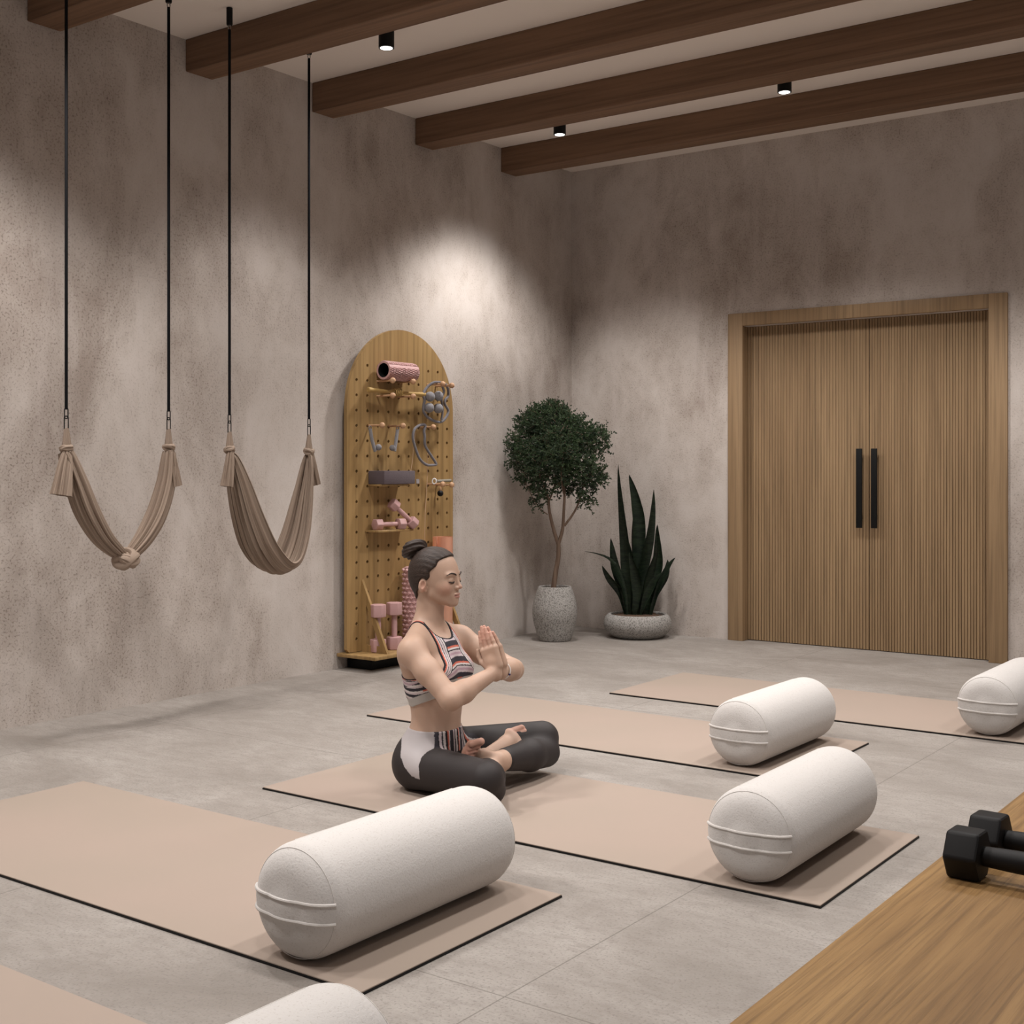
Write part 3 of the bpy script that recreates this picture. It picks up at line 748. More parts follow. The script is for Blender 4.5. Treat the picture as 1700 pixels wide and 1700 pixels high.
for (px, py, dp, r) in clusters:
    c = tp(px, py, dp); nt = int(2600*(r/.15)**2.2)//7
    for k in range(nt):
        v = Vector((rnd.gauss(0,1), rnd.gauss(0,1), rnd.gauss(0,1))).normalized()*r*(rnd.random()**.42)
        v.z *= .85
        p = c+v; wp = p+base
        if wp.x < .03 or wp.y > -.03: continue
        # a short twig with leaves along it
        dirn = (v.normalized()*.6+Vector((rnd.uniform(-1,1), rnd.uniform(-1,1), rnd.uniform(-.5,.9)))).normalized(); tl = rnd.uniform(.03,.055)
        q_ = p+dirn*tl
        if (q_+base).x < .02 or (q_+base).y > -.02: continue
        if k % 3 == 0: tube(tw, [p, p+dirn*tl*.5, q_], .0011, 3, cap=False)
        for m_ in range(8):
            a = p+dirn*tl*(m_/7); ld = (dirn*.5+Vector((rnd.uniform(-1,1), rnd.uniform(-1,1), rnd.uniform(-.7,1)))).normalized()
            leaf(a, ld, frame(ld)[0], rnd.uniform(.014,.023), rnd.uniform(.0036,.0062)); cnt += 1
fo = obj('foliage', (vs, fs), M['leaf'], tree, False); obj('twigs', tw, M['bark'], tree, False)
# snake plant in a low bowl
pf = outer([(.135,0), (.165,.004), (.215,.045), (.232,.09), (.222,.135), (.200,.158), (.192,.160)])+[(.183,.155), (.18,.13), (.05,.128)]
BX, BY = .70, -.245
snake = pot(pf, (BX, BY, 0), 'potted_snake_plant', 'snake plant with tall pointed dark leaves in a low speckled grey bowl', .178, .145)
def sp3(px, py, dep):
    D_ = 8.72+dep; u_ = (px-1058)*D_/FPX; z = 1.15-(py-778)*D_/FPX
    return Vector((RT[0]*u_+FW[0]*dep, RT[1]*u_+FW[1]*dep, z))
LV = [([(1044,1022),(1042,960),(1037,880),(1026,770)], .036, -.02), ([(1055,1022),(1058,960),(1062,880),(1056,830),(1045,788)], .032, .04),
      ([(1052,1022),(1062,960),(1076,890),(1083,812)], .030, -.05), ([(1070,1022),(1082,970),(1093,930),(1091,870)], .034, .0),
      ([(1042,1022),(1030,970),(1020,935),(1014,893)], .024, .03), ([(1040,1022),(1032,970),(1012,930),(968,915)], .017, -.05),
      ([(1040,1022),(1030,985),(1012,960),(1000,938)], .018, .02), ([(1075,1022),(1085,985),(1102,955),(1108,928)], .026, .03),
      ([(1078,1022),(1092,975),(1106,945),(1120,925)], .018, -.04), ([(1048,1022),(1046,975),(1044,930),(1040,890)], .030, .05),
      ([(1060,1022),(1070,975),(1078,940),(1088,905)], .030, -.08), ([(1050,1022),(1056,985),(1052,950),(1042,915)], .026, -.09),
      ([(1064,1022),(1063,960),(1055,900),(1053,855)], .026, .09), ([(1058,1022),(1072,990),(1084,965),(1098,950)], .022, -.1)]
for li, (pts, wd, dp) in enumerate(LV):
    P_ = [sp3(px, py, dp*(.35+.65*i/(len(pts)-1))) for i, (px, py) in enumerate(pts)]
    # start in the soil, keep clear of the two walls
    P_[0].z = .13; P_ = [Vector((max(p.x, -BX+.03), min(p.y, -BY-.02), p.z)) for p in P_]
    path = cr(P_, 8); N = len(path); b = NB(); rows = []; tw_ = (li*2.39) % 1.0-.5
    for i, p in enumerate(path):
        s = i/(N-1); ww = 1.3*wd*min(1, .35+1.5*s)*(1-max(0, (s-.55)/.45)**1.7)+.0006; d = (path[min(i+1, N-1)]-path[max(i-1, 0)]).normalized()
        ang = YAW+tw_*(1+1.3*s); sd = Vector((math.cos(ang), math.sin(ang), 0)); sd = (sd-d*sd.dot(d)).normalized(); nr = sd.cross(d)
        rows.append([b.verts.new(p+sd*ww*v+nr*(ww*.42*v*v)+nr*.004*math.sin(9*s)) for v in (-1, -.6, -.2, .2, .6, 1)])
    for A, B in zip(rows, rows[1:]):
        for k in range(5): b.faces.new((A[k], A[k+1], B[k+1], B[k]))
    bmesh.ops.solidify(b, geom=b.faces[:], thickness=.003)
    obj('leaf', b, M['snake'], snake, True, 80)
#PERSON
# ================================================================== THE WOMAN
# Local frame: x = right, y = away (both along the floor, turned by YAW), z = up; origin on the mat under her pelvis.
D0 = 4.6
PORG = Vector((CAM[0]+D0*FW[0]+RT[0]*(714-850)*D0/FPX, CAM[1]+D0*FW[1]+RT[1]*(714-850)*D0/FPX, 0))
def B(px, py, w=0.0):
    D_ = D0+w; return np.array([(px-850)*D_/FPX-(714-850)*D0/FPX, w, 1.15-(py-778)*D_/FPX])
def unproj(P_):                            # pattern coordinates on the cloth, laid out over her near side
    D_ = D0+P_[:, 1]
    return 850+(P_[:, 0]+(714-850)*D0/FPX)*FPX/D_, 778-(P_[:, 2]-1.15)*FPX/D_
F_ = np.array([.866, -.5, 0.]); L_ = np.array([.5, .866, 0.]); Z_ = np.array([0, 0, 1.])
def BF(f, l, z): return F_*f+L_*l+Z_*z
def smin(a, b, k):
    h = np.clip(.5+.5*(b-a)/k, 0, 1); return b+(a-b)*h-k*h*(1-h)
def smax(a, b, k): return -smin(-a, -b, k)
def rc(P, a, b, r1, r2, sq=None):
    a = np.asarray(a, float); b = np.asarray(b, float); pa = P-a; ba = b-a
    t = np.clip(pa@ba/(ba@ba), 0, 1); q = pa-t[:, None]*ba
    if sq is not None:                     # squash along a direction: (dir, factor)
        d, s = sq; c = q@d; q = q+np.outer(c*(1/s-1), d)
    return np.sqrt((q*q).sum(1))-(r1+(r2-r1)*t)
def ell(P, c, r, R=None):
    q = P-np.asarray(c)
    if R is not None: q = q@R              # R columns = local axes
    r = np.asarray(r, float); k0 = np.sqrt(((q/r)**2).sum(1)); k1 = np.sqrt(((q/r**2)**2).sum(1))
    return k0*(k0-1)/np.maximum(k1, 1e-6)
def rbox(P, c, h, R, rr):
    q = np.abs((P-np.asarray(c))@R)-(np.asarray(h)-rr)
    return np.sqrt((np.maximum(q, 0)**2).sum(1))+np.minimum(q.max(1), 0)-rr
RB = np.stack([F_, L_, Z_], 1)
ph = math.radians(24)
HF = np.array([math.cos(ph), -math.sin(ph), 0]); HL = np.array([math.sin(ph), math.cos(ph), 0])
tl = math.radians(2); HZ = np.array([0,0,1.]); 
RH = np.stack([HF, HL, HZ], 1); HC = np.array([.025, 0, 0])+Z_*.742
def H(P): return (P-HC)@RH
def hp(x, y, z): return HC+RH@np.array([x, y, z])
# joints
SR, SL = BF(.031, -.158, .496), BF(.028, .160, .504)
ER, EL = B(748, 1166, -.27), B(852, 1116, .09)
W0 = B(826, 1119, -.125); TIP = B(803, 1043, -.100)
HN = L_.copy(); HZd = TIP-W0; HZd -= HN*(HZd@HN); HZd /= np.linalg.norm(HZd)
HX = -np.cross(HZd, HN); HX /= np.linalg.norm(HX)
RHAND = np.stack([HX, HN, HZd], 1)
WR, WL = W0-HN*.019, W0+HN*.019
HIPR, HIPL = BF(.01, -.095, .082), BF(.01, .095, .100)
KR, KL = B(806, 1287, -.37)*1.0, B(900, 1229, .19)
KR[2] = .106
ANR, ANL = B(806, 1263, -.03), B(826, 1268, -.150)
SRK, SLK = np.array([KR[0]+.012, KR[1]+.035, .064]), B(905, 1253, .15)
def torso(P):
    d = ell(P, BF(.028, 0, .405), (.088, .122, .135), RB)
    d = smin(d, ell(P, BF(.010, 0, .492), (.070, .150, .055), RB), .05)
    d = smin(d, ell(P, BF(.028, 0, .27), (.082, .108, .15), RB), .06)
    for s in (-1, 1):
        d = smin(d, ell(P, BF(.082, s*.062, .415), (.052, .056, .056), RB), .03)
        d = smin(d, rc(P, BF(-.015, s*.03, .565), BF(.018, s*.128, .522), .037, .038), .05)
        d = smin(d, rc(P, BF(.012, s*.088, .36), BF(.0, s*.130, .47), .042, .04), .04)
    return d
def pelvis(P):
    d = ell(P, BF(.014, 0, .125), (.098, .150, .105), RB)
    for s in (-1, 1): d = smin(d, ell(P, BF(.002, s*.078, .094), (.088, .085, .086), RB), .04)
    return d
def legs(P, full):
    d = rc(P, HIPR, KR, .078, .058); d = smin(d, rc(P, HIPL, KL, .080, .060), .03)
    e = 1.0 if full else .84
    for a, b in ((SRK, ANR), (SLK, ANL)):
        q = a+(b-a)*e; c1 = a+(b-a)*.35
        l_ = smin(rc(P, a, c1, .052, .053), rc(P, c1, q, .053, .034 if full else .038), .02)
        d = smin(d, l_, .022)
    return d
neck_a, neck_b = BF(.005, 0, .55), None
def head_base(P):
    q = H(P)
    d = ell(q, (-.012, 0, .028), (.090, .073, .082))
    d = smin(d, ell(q, (-.030, 0, -.010), (.062, .060, .062)), .03)
    return d
def head(P):
    q = H(P); d = head_base(P); q = q*np.array([1, 1, 1.])
    qa = q.copy(); qa[:, 1] = np.abs(qa[:, 1])
    d = smin(d, ell(q, (.030, 0, -.022), (.052, .055, .068)), .03)
    d = smin(d, rc(qa, (.002, .043, -.052), (.060, .012, -.084), .014, .012), .025)
    d = smin(d, ell(q, (.069, 0, -.084), (.014, .017, .014)), .014)
    d = smin(d, ell(qa, (.048, .036, -.028), (.022, .020, .020)), .02)
    d = smin(d, ell(qa, (.066, .022, .018), (.014, .026, .009)), .012)
    d = smin(d, ell(q, (.070, 0, -.060), (.014, .024, .020)), .014)
    d = smax(d, -ell(qa, (.089, .031, -.001), (.013, .016, .011)), .010)
    d = smin(d, ell(qa, (.0655, .030, -.002), (.0145, .0150, .0125)), .003)
    n_ = rc(q, (.077, 0, .008), (.0905, 0, -.023), .0060, .0072)
    n_ = smin(n_, ell(q, (.0935, 0, -.0270), (.0082, .0078, .0068)), .005)
    n_ = smin(n_, ell(qa, (.084, .0105, -.0295), (.0085, .0058, .0062)), .005)
    d = smin(d, n_, .0065)
    d = smin(d, ell(q, (.0830, 0, -.0525), (.0068, .0185, .0052)), .004)
    d = smin(d, ell(q, (.0820, 0, -.0625), (.0068, .0155, .0055)), .004)
    d = smax(d, -rc(qa, (.0905, 0, -.0575), (.0815, .021, -.0580), .0010, .0008), .0025)
    # ears
    t_ = math.radians(12); er = np.array([[math.cos(t_), 0, math.sin(t_)], [0, 1, 0], [-math.sin(t_), 0, math.cos(t_)]])
    e = ell(qa, (-.021, .0725, -.020), (.0155, .0080, .0265), er)
    e = smax(e, -ell(qa, (-.016, .0820, -.016), (.0085, .0085, .0150), er), .003)
    e = smin(e, rc(qa, (-.008, .067, -.026), (-.010, .067, -.040), .0038, .0045), .004)
    d = smin(d, e, .004)
    return d
def hand(P, s):                            # s = -1 right hand (nearer the viewer), +1 left hand
    q = (P-W0)@RHAND; q = q*np.array([1, s, 1.])          # palm surface at q_y = 0, back of hand towards +y
    I = np.eye(3); f_ = 1.0
    d = rbox(q, (.002, .0155, .050), (.036, .0115, .042), I, .011)
    d = smin(d, rc(q, (.0, .018, -.01), (.001, .0165, .03), .024, .022, (np.array([0,1.,0]), .75)), .02)
    for bx, tx, ln, r_ in ((-.0285, -.0200, .066, .0078), (-.0090, -.0068, .078, .0081), (.0108, .0068, .072, .0078), (.0300, .0215, .054, .0070)):
        zb = .086-abs(bx+.008)*.12
        a = np.array([bx, .0130, zb]); m1 = np.array([bx+(tx-bx)*.45, .0125, zb+ln*.45]); m2 = np.array([bx+(tx-bx)*.75, .0110, zb+ln*.75]); e = np.array([tx, .0088, zb+ln])
        f = smin(rc(q, a, m1, r_*1.04, r_*.98), rc(q, m1, m2, r_, r_*.90), .002); f = smin(f, rc(q, m2, e, r_*.90, r_*.76), .002)
        d = smin(d, f, .0065)
    th = smin(rc(q, (-.020, .014, .020), (-.0450, .0105, .046), .0150, .0110), rc(q, (-.0450, .0105, .046), (-.0510, .0085, .068), .0105, .0090), .003)
    th = smin(th, rc(q, (-.0510, .0085, .068), (-.0490, .0080, .090), .0090, .0072), .003)
    return smin(d, th, .007)
def arms(P):
    d = None
    for S_, E_, Wj in ((SR, ER, WR), (SL, EL, WL)):
        m_ = S_+(E_-S_)*.42; fm = E_+(Wj-E_)*.28
        a = ell(P, S_, (.050, .050, .052)); a = smin(a, rc(P, S_, m_, .047, .044), .02); a = smin(a, rc(P, m_, E_, .043, .036), .02)
        a = smin(a, rc(P, E_, fm, .036, .0385), .02); a = smin(a, rc(P, fm, Wj, .0375, .0225), .02)
        d = a if d is None else np.minimum(d, a)
    return d
def foot(P, ank, ball_, heel, wide, nrm, rA, rB):
    d = rc(P, ank, ball_, rA, rB, (nrm, .62)); d = smin(d, ell(P, heel, (.027, .027, .026)), .02)
    d = smin(d, rc(P, ball_-wide*.024, ball_+wide*.024, rB*.60, rB*.60), .014)
    return d
FBL = B(779, 1253, -.17)                  # ball of the left foot, lying on the right thigh
FBR = B(852, 1231, .10)                    # ball of the right foot, lying on the left calf
def nz(v): v = np.asarray(v, float); return v/np.linalg.norm(v)
TOES = []
dL = nz(FBL-ANL); wL = nz(np.array([.18, -.25, .95])); wL = nz(wL-dL*(wL@dL)); nL = nz(np.cross(dL, wL))
dR = nz(FBR-ANR); wR = nz(np.array([-.35, .55, .75])); wR = nz(wR-dR*(wR@dR)); nR = nz(np.cross(dR, wR))
for k, (o, ln, r_) in enumerate(((.034, .040, .0130), (.0145, .036, .0090), (-.001, .033, .0085), (-.0155, .028, .0080), (-.029, .022, .0078))):
    bl = nz(np.array([.78, -.22, .30])); a = FBL+wL*o*1.05+np.array([-.002, -.017, 0])
    TOES.append((a, a+bl*ln*.85, r_*1.05, r_))
for k, (o, ln, r_) in enumerate(((.026, .052, .0115), (.009, .052, .0078), (-.005, .046, .0074), (-.018, .039, .0070), (-.029, .030, .0066))):
    a = FBR+wR*o+dR*.004; TOES.append((a, a+nz(dR*.6+np.array([.50,-.10,.16]))*ln, r_*1.05, r_*.95))
def feet(P):
    d = foot(P, ANL, FBL, ANL+np.array([.012, .004, -.014]), wL, nL, .030, .024)
    d = smin(d, rc(P, FBL-wL*.030+np.array([-.006,-.004,0]), FBL+wL*.030+np.array([-.004,-.004,0]), .015, .017), .012)
    d2 = foot(P, ANR, FBR, ANR+np.array([-.012, -.004, .004]), wR, nR, .030, .030)
    d = np.minimum(d, d2)
    for a, b_, r1, r2 in TOES: d = smin(d, rc(P, a, b_, r1, r2), .004)
    return d
def body(P):
    d = smin(torso(P), pelvis(P), .05)
    nk = rc(P, BF(-.012, 0, .52), hp(-.022, 0, -.045), .052, .047)
    d = smin(d, nk, .035)
    hd = smin(head(P), rc(P, BF(-.008, 0, .56), hp(-.022, 0, -.040), .049, .047), .014)
    d = smin(d, hd, .010)
    d = smin(d, arms(P), .022)
    d = smin(d, legs(P, True), .03)
    d = smin(d, feet(P), .012)
    h_ = np.minimum(hand(P, -1), hand(P, 1)); d = smin(d, h_, .010)
    return np.maximum(d, .012-P[:, 2])
def nets(f, lo, hi, h):                    # surface nets on a box, refined only near the surface
    lo = np.array(lo, float); hi = np.array(hi, float); m = 4
    n = (np.ceil((hi-lo)/h/m).astype(int))*m+1; nc = (n-1)//m+1
    ax = [lo[i]+np.arange(nc[i])*h*m for i in range(3)]
    Gc = np.stack(np.meshgrid(*ax, indexing='ij'), -1).reshape(-1, 3)
    dc = f(Gc).reshape(nc)
    near = np.abs(dc) < h*m*1.9
    cell = np.zeros(nc-1, bool)
    for i in (0, 1):
        for j in (0, 1):
            for k in (0, 1): cell |= near[i:nc[0]-1+i, j:nc[1]-1+j, k:nc[2]-1+k]
    D = np.repeat(np.repeat(np.repeat(dc, m, 0), m, 1), m, 2)[:n[0], :n[1], :n[2]].astype(np.float32)
    D = np.where(D > 0, 1., -1.).astype(np.float32)
    mask = np.zeros(n, bool)
    cf = np.repeat(np.repeat(np.repeat(cell, m, 0), m, 1), m, 2)
    for i in (0, 1):
        for j in (0, 1):
            for k in (0, 1): mask[i:i+cf.shape[0], j:j+cf.shape[1], k:k+cf.shape[2]] |= cf
    ii = np.argwhere(mask)
    for s in range(0, len(ii), 400000):
        q = ii[s:s+400000]; D[q[:, 0], q[:, 1], q[:, 2]] = f(lo+q*h)
    S = D < 0
    C8 = np.zeros(np.array(n)-1, np.int8)
    for i in (0, 1):
        for j in (0, 1):
            for k in (0, 1): C8 += S[i:n[0]-1+i, j:n[1]-1+j, k:n[2]-1+k]
    act = (C8 > 0) & (C8 < 8); ci = np.argwhere(act); idx = -np.ones(act.shape, np.int64); idx[act] = np.arange(len(ci))
    acc = np.zeros((len(ci), 3)); cnt_ = np.zeros(len(ci))
    cor = [(i, j, k) for i in (0, 1) for j in (0, 1) for k in (0, 1)]
    for a in cor:
        for x_ in range(3):
            if a[x_] == 0:
                b_ = list(a); b_[x_] = 1
                da = D[ci[:, 0]+a[0], ci[:, 1]+a[1], ci[:, 2]+a[2]]; db = D[ci[:, 0]+b_[0], ci[:, 1]+b_[1], ci[:, 2]+b_[2]]
                cr_ = (da < 0) != (db < 0); t_ = np.where(cr_, da/np.where(cr_, da-db, 1), 0)
                pt = np.array(a, float)[None].repeat(len(ci), 0); pt[:, x_] += t_
                acc[cr_] += pt[cr_]; cnt_[cr_] += 1
    V = lo+(ci+acc/cnt_[:, None])*h
    quads = []
    for x_ in range(3):
        y_, z_ = (x_+1) % 3, (x_+2) % 3
        sl0 = [slice(None)]*3; sl1 = [slice(None)]*3; sl0[x_] = slice(0, -1); sl1[x_] = slice(1, None)
        e = np.argwhere(S[tuple(sl0)] != S[tuple(sl1)])
        e = e[(e[:, y_] > 0) & (e[:, z_] > 0) & (e[:, y_] < n[y_]-1) & (e[:, z_] < n[z_]-1)]
        inn = S[e[:, 0], e[:, 1], e[:, 2]]
        q = []
        for dy, dz in ((-1, -1), (0, -1), (0, 0), (-1, 0)):
            c_ = e.copy(); c_[:, y_] += dy; c_[:, z_] += dz; q.append(idx[c_[:, 0], c_[:, 1], c_[:, 2]])
        q = np.stack(q, 1); q = np.where(inn[:, None], q, q[:, ::-1]); quads.append(q)
    Q = np.concatenate(quads); Q = Q[(Q >= 0).all(1)]
    for _ in range(2):                     # pull the vertices onto the exact surface
        e_ = h*.5; d0 = f(V); g_ = np.stack([f(V+np.eye(3)[i]*e_)-d0 for i in range(3)], 1)/e_
        gn = np.maximum((g_*g_).sum(1), .2); V = V-np.clip(d0/gn, -h, h)[:, None]*g_
    return V, Q
def npmesh(name, parts, m, parent, colf=None):
    off = 0; Vs = []; Qs = []
    for V, Q in parts: Vs.append(V); Qs.append(Q+off); off += len(V)
    V = np.concatenate(Vs); Q = np.concatenate(Qs)
    me = bpy.data.meshes.new(name); me.vertices.add(len(V)); me.vertices.foreach_set('co', V.astype(np.float32).ravel())
    me.loops.add(Q.size); me.loops.foreach_set('vertex_index', Q.astype(np.int32).ravel())
    me.polygons.add(len(Q)); me.polygons.foreach_set('loop_start', np.arange(0, Q.size, 4, dtype=np.int32))
    me.update(calc_edges=True); me.validate()
    me.polygons.foreach_set('use_smooth', np.ones(len(me.polygons), bool))
    if colf:
        c = colf(V); a = me.color_attributes.new('Col', 'FLOAT_COLOR', 'POINT')
        a.data.foreach_set('color', np.concatenate([c, np.ones((len(c), 1))], 1).astype(np.float32).ravel())
    me.materials.append(m); o = bpy.data.objects.new(name, me); C.objects.link(o); o.parent = parent; return o
woman = thing('person', (PORG.x, PORG.y, .0095), 'person in striped sports top and dark leggings sitting cross-legged, palms pressed together, eyes closed', 'person', None, YAW)
MS = m_vcol('skin', .48, .05, 500, .08); MC = m_vcol('knit_fabric', .8, .25, 700)
def skin_col(V):
    c = np.tile(np.array([.475, .318, .238]), (len(V), 1)); q = H(V)
    def blend(msk, col): 
        nonlocal c
        msk = msk[:, None]; c = c*(1-msk)+np.array(col)*msk
    def soft(d, wd): return np.clip(.5-d/wd, 0, 1)
    hd = (q[:, 2] > -.12)
    qa = q.copy(); qa[:, 1] = np.abs(qa[:, 1])
    blend(hd*soft(ell(qa, (.055, .045, -.032), (.03, .02, .022)), .02)*.28, (.58, .26, .19))
    blend(hd*soft(ell(q, (.094, 0, -.026), (.008, .010, .008)), .008)*.35, (.55, .24, .18))
    blend(hd*soft(ell(q, (.086, 0, -.0580), (.014, .0215, .0082)), .004)*.7, (.42, .17, .145))
    blend(hd*soft(rc(qa, (.091, 0, -.0575), (.080, .021, -.0582), .0010, .0008), .0014)*.85, (.16, .05, .04))
    blend(hd*soft(ell(qa, (-.018, .075, -.022), (.012, .008, .022)), .008)*.4, (.60, .27, .20))
    for s in (-1, 1):
        h_ = (V-W0)@RHAND; blend(soft(ell(h_, (0, s*.010, .145), (.04, .03, .045)), .04)*.35, (.60, .27, .21))
    for k, (a, b_, r1, r2) in enumerate(TOES): blend(soft(rc(V, a, b_, r1+.004, r2+.004), .012)*.5, (.60, .27, .21))
    blend(soft(ell(V, FBL+np.array([-.012, 0, 0]), (.02, .04, .045)), .02)*.5, (.60, .28, .21))
    return c
lo, hi = (-.19, -.50, .008), (.56, .33, .62)
tb = lambda P: body(P)
parts = [nets(tb, (-.20, -.47, .004), (.56, .34, .60), .0042),
         nets(tb, (-.12, -.12, .594), (.15, .12, .875), .0020)]
hl, hh = np.minimum(W0, TIP)-[.065, .06, -.03], np.maximum(W0, TIP)+[.06, .055, .02]
# drop the coarse mesh where the finer hands and feet patches take over
boxes = [(hl, hh), (np.array([.085, -.32, .06]), np.array([.39, .17, .205]))]
V0, Q0 = parts[0]; qc = V0[Q0].mean(1)
for l_, h_ in boxes:
    ins = ((qc > l_+.003) & (qc < h_-.003)).all(1); Q0 = Q0[~ins]; qc = qc[~ins]
parts[0] = (V0, Q0)
for l_, h_ in boxes: parts.append(nets(tb, l_, h_, .0018 if l_ is hl else .0022))
bodyo = npmesh('body', parts, MS, woman, skin_col)
# ---- hair
HLZ = np.array([-.090, -.070, -.055, -.035, -.012, .000, .020, .045, .070, .090, .115])
HLX = np.array([-.095, -.066, -.050, -.041, -.012, .004, .015, .027, .045, .060, .072])
def hair_f(P):
    q = H(P); d = head_base(P)
    nkd = rc(P, BF(-.008, 0, .56), hp(-.022, 0, -.040), .049, .047)
    gro = .0005*np.sin(np.arctan2(q[:, 1], q[:, 2]+.04)*46+q[:, 0]*40)
    d = smin(d, nkd, .02)-.0065+gro*np.clip((q[:, 0]+.07)*12, .2, 1)
    hx = np.interp(q[:, 2], HLZ, HLX)-np.abs(q[:, 1])*.10+.004*np.sin(q[:, 2]*160)
    reg = (q[:, 0]-hx)*.8
    d = smax(d, reg, .006)
    ey = ell(np.abs(q)*[0,1,0]+q*[1,0,1], (-.019, .0725, -.022), (.0185, .025, .030)); return smax(d, -ey, .003)
MH = mat('brown_hair', (.045, .028, .022), .5, spec=.3); _g = G(MH)
_h = _g.noise(_g.map((1, 9, 9)), 30, 4, .65); _g.col(_g.ramp(_h, [(.3, (.014,.009,.007)), (.7, (.055,.035,.027))])); _g.nor(_g.bump(_h, .5, .003))
npmesh('hair', [nets(hair_f, (-.12, -.11, .645), (.13, .11, .885), .0022)], MH, woman)
BUN = hp(-.094, 0, .104)
def bun_f(P):
    ax = nz(hp(-.094, 0, .104)-hp(-.02, 0, .03)); q = P-BUN; hgt = q@ax; rad = np.sqrt(np.maximum((q*q).sum(1)-hgt**2, 1e-9))
    u_ = nz(np.cross(ax, [0, 1, .2])); v_ = np.cross(ax, u_); ang = np.arctan2(q@v_, q@u_)
    tor = np.sqrt((rad-.0235)**2+(hgt-.006*np.sin(ang+1))**2)-.0245
    d = smin(tor, ell(P, BUN, (.028, .028, .026)), .012)
    d = d-.0022*np.sin(ang*3+hgt*190+rad*120)-.0010*np.sin(ang*9+hgt*420)
    return smin(d, rc(P, BUN-ax*.012, BUN-ax*.046, .018, .028), .010)
npmesh('hair_bun', [nets(bun_f, BUN-.072, BUN+.070, .0020)], MH, woman)
ax = Vector(nz(hp(-.094, 0, .104)-hp(-.02, 0, .03))); u1, v1 = frame(ax); bc = Vector(BUN)-ax*.026
b = NB(); tube(b, [bc+(u1*math.cos(a)+v1*math.sin(a))*(.0235+.0014*math.sin(9*a)) for a in [2*PI*k/48 for k in range(48)]], .0030, 8, True)
MT = mat('hair_tie', (.35, .30, .29), .6); obj('hair_tie', b, MT, woman)
# ---- brows and lashes
def proj(p, off):
    p = np.array(p, float)[None]
    for _ in range(6):
        d0 = head(p)-off; g_ = np.stack([head(p+np.eye(3)[i]*.0005)-off-d0 for i in range(3)], 1)/.0005; p = p-d0[:, None]*g_/np.maximum((g_*g_).sum(1), .3)[:, None]
    return Vector(p[0])
for s in (-1, 1):
    P_ = [proj(hp(x, s*y, z), .0002) for x, y, z in ((.085, .0125, .0160), (.083, .020, .0200), (.079, .029, .0225), (.073, .038, .0215), (.064, .046, .0170))]
    b = NB(); tube(b, cr(P_, 5), [.0013+.0034*math.sin(PI*min(1, (k+3)/25)) for k in range(21)], 8, flat=.6); obj('eyebrow', b, MH, woman)
    P_ = [proj(hp(x, s*y, z), .0007) for x, y, z in ((.078, .0180, -.0070), (.081, .024, -.0100), (.081, .031, -.0112), (.077, .038, -.0098), (.070, .044, -.0065))]
    b = NB(); tube(b, cr(P_, 5), [.0010+.0020*math.sin(PI*(k+2)/24) for k in range(21)], 6); obj('eyelash', b, MH, woman)
# ---- striped top
DARK, LIL, WHT, RED, BLK = (.035,.032,.042), (.56,.48,.50), (.66,.61,.60), (.58,.15,.10), (.010,.010,.014)
GZ = np.array([.25, .375, .395, .42, .45, .48, .515, .55, .60]); GL = np.array([.40, .40, .155, .108, .086, .076, .074, .072, .070])
def fl(P): return P@F_, P@L_, P[:, 2]
def g_of(z): return np.interp(z, GZ, GL)
def hemz(f): return np.interp(f, (-.06, .0, .10, .13), (.292, .295, .335, .365))
def top_f(P):
    f, l, z = fl(P); d = torso(P)-.0035
    arm = (np.abs(l)-g_of(z))*.75
    d = smax(d, arm, .003); d = smax(d, hemz(f)-z, .002)
    nk = ell(P, BF(.040, 0, .585), (.066, .062, .068), RB)
    d = smax(d, -nk, .003)
    d = smax(d, -(rc(P, BF(-.012, 0, .52), hp(-.022, 0, -.045), .054, .05)), .002)
    return smax(d, -(torso(P)+.004), .001)
def pick(t, stops):
    out = np.zeros((len(t), 3)); done = np.zeros(len(t), bool)
    for e, c in stops:
        m_ = (~done) & (t < e); out[m_] = c; done |= m_
    out[~done] = stops[-1][1]; return out
def top_col(V):
    f, l, z = fl(V); al = np.abs(l)
    per = .056; t = ((.468-(z+.10*np.clip(al-.02, 0, 1)*0+.25*l*l*8)) % per)/per
    c = pick(t, [(.31, DARK), (.42, RED), (.53, WHT), (.60, BLK), (.72, LIL), (.86, (.44,.31,.36)), (1.01, LIL)])
    e = (g_of(z)-al)*.9
    side = pick(e, [(.0035, BLK), (.0085, RED), (.0125, WHT), (.0150, BLK), (.0225, LIL), (.0245, BLK), (.0300, WHT), (.0345, DARK), (9, DARK)])
    ms = (e < .0345) & (z > .385); c[ms] = side[ms]
    low = z < hemz(f)+.030; c[low] = (.47, .45, .43)
    mid_ = (z < hemz(f)+.075) & (f < .055) & ~low
    cc = pick((e*0+al*.6+z*1.2) % .030, [(.010, DARK), (.014, BLK), (.022, LIL), (.031, WHT)]); c[mid_] = cc[mid_]
    frb = (f >= .11) & (z < hemz(f)+.016); c[frb] = BLK
    nk = ell(V, BF(.040, 0, .585), (.066, .062, .068), RB); c[nk < .0065] = BLK
    c[(e < .0035)] = BLK
    return c
npmesh('sports_top', [nets(top_f, (-.15, -.19, .27), (.20, .19, .64), .0016)], MC, woman, top_col)
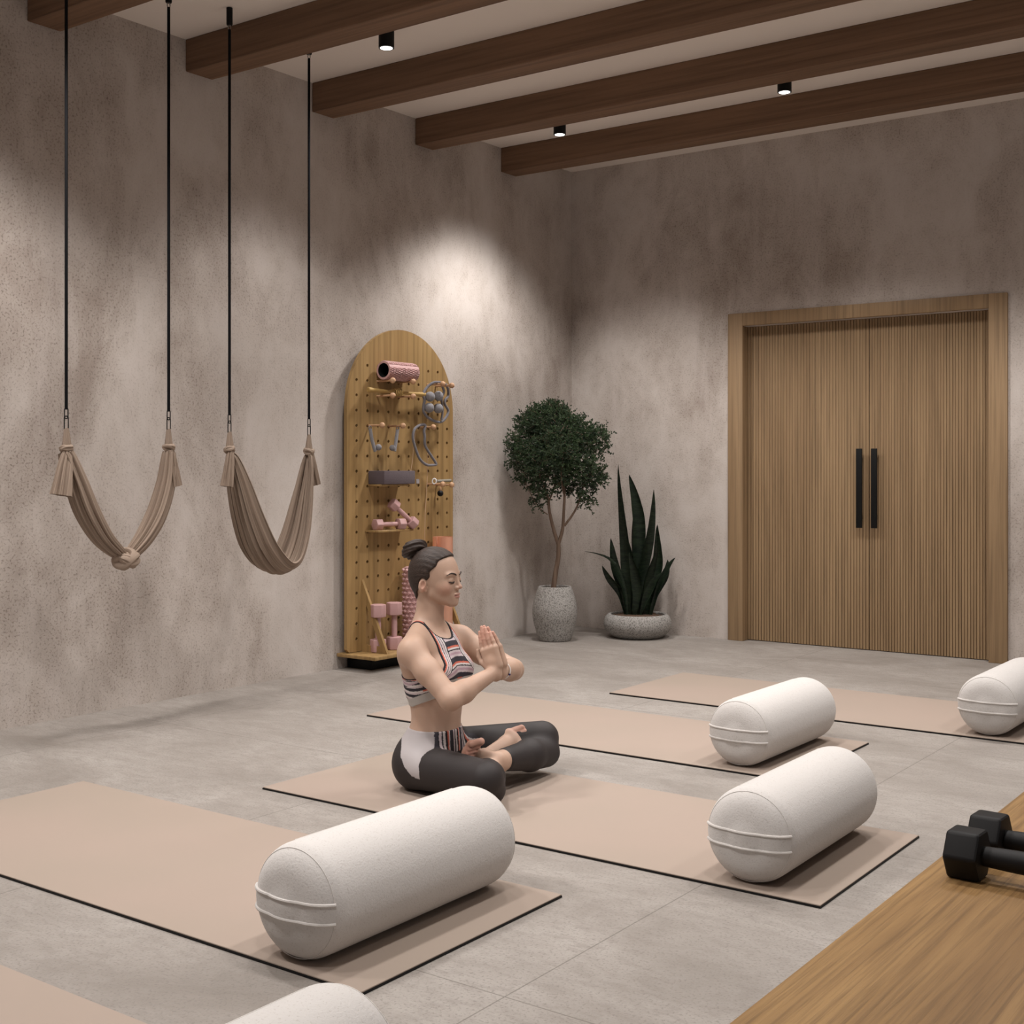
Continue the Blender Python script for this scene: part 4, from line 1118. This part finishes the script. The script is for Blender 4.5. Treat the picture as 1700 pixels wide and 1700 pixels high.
# ---- leggings
def leg_f(P):
    d = smin(smin(torso(P), pelvis(P), .05), legs(P, False), .03)-.0035
    f, l, z = fl(P)
    d = smax(d, z-(.213+.02*np.clip(-f, 0, .1)-.05*np.clip(f, 0, .1)), .003)
    return np.maximum(d, .0015-z)
POLY = [(674,1200),(700,1200),(723,1205),(724,1245),(710,1252),(700,1261),(695,1277),(697,1299),(683,1293),(671,1277),(665,1260),(667,1230)]
def inpoly(x, y, poly):
    r = np.zeros(len(x), bool); n_ = len(poly)
    for i in range(n_):
        x1, y1 = poly[i]; x2, y2 = poly[(i+1) % n_]
        cnd = ((y1 > y) != (y2 > y)) & (x < (x2-x1)*(y-y1)/((y2-y1) if y2 != y1 else 1e-9)+x1); r ^= cnd
    return r
def leg_col(V):
    f, l, z = fl(V); W_ = V-np.outer(np.maximum(l, 0)*2, L_); px, py = unproj(W_)
    c = np.tile(np.array([.026, .021, .021]), (len(V), 1))
    pelv = np.abs(l) < .26
    c[inpoly(px, py, POLY) & pelv & (f > -.12) & (f < np.where(l > 0, .05, .125)) & (np.abs(l) < .22)] = (.46, .425, .43)
    band = (z > .128) & (f > .0) & (px > 721) & (np.abs(l) < .13) & (f > -.01) & (f < .15)
    ang = np.arctan2(l, f-.02)
    s = pick((ang*.088+.5) % .056, [(.008, BLK), (.014, RED), (.018, WHT), (.030, DARK), (.034, BLK), (.042, LIL), (.047, DARK), (.057, WHT)])
    c[band] = s[band]
    return c
def box_split(f, lo, hi, h): return nets(f, lo, hi, h)
MG = m_vcol('legging_fabric', .62, .10, 900)
npmesh('leggings', [box_split(leg_f, (-.20, -.50, -.004), (.57, .34, .25), .0034)], MG, woman, leg_col)
# bracelet on the left wrist
bc = Vector(WL+(EL-WL)*.16); d = Vector(EL-WL).normalized(); u1, v1 = frame(d)
for k in range(30):
    pass
b = NB(); pts = [bc+(u1*math.cos(a)+v1*math.sin(a))*.0295 for a in [2*PI*k/40 for k in range(40)]]
tube(b, pts, .0022, 6, True); brc = obj('bracelet', b, mat('bracelet_beads', (.75,.72,.70), .4), woman)
b = NB()
for k in (3, 16, 17, 18, 30, 31): ball(b, pts[k], .0042, seg=8)
obj('bead', b, mat('blue_beads', (.03,.025,.14), .4), brc)
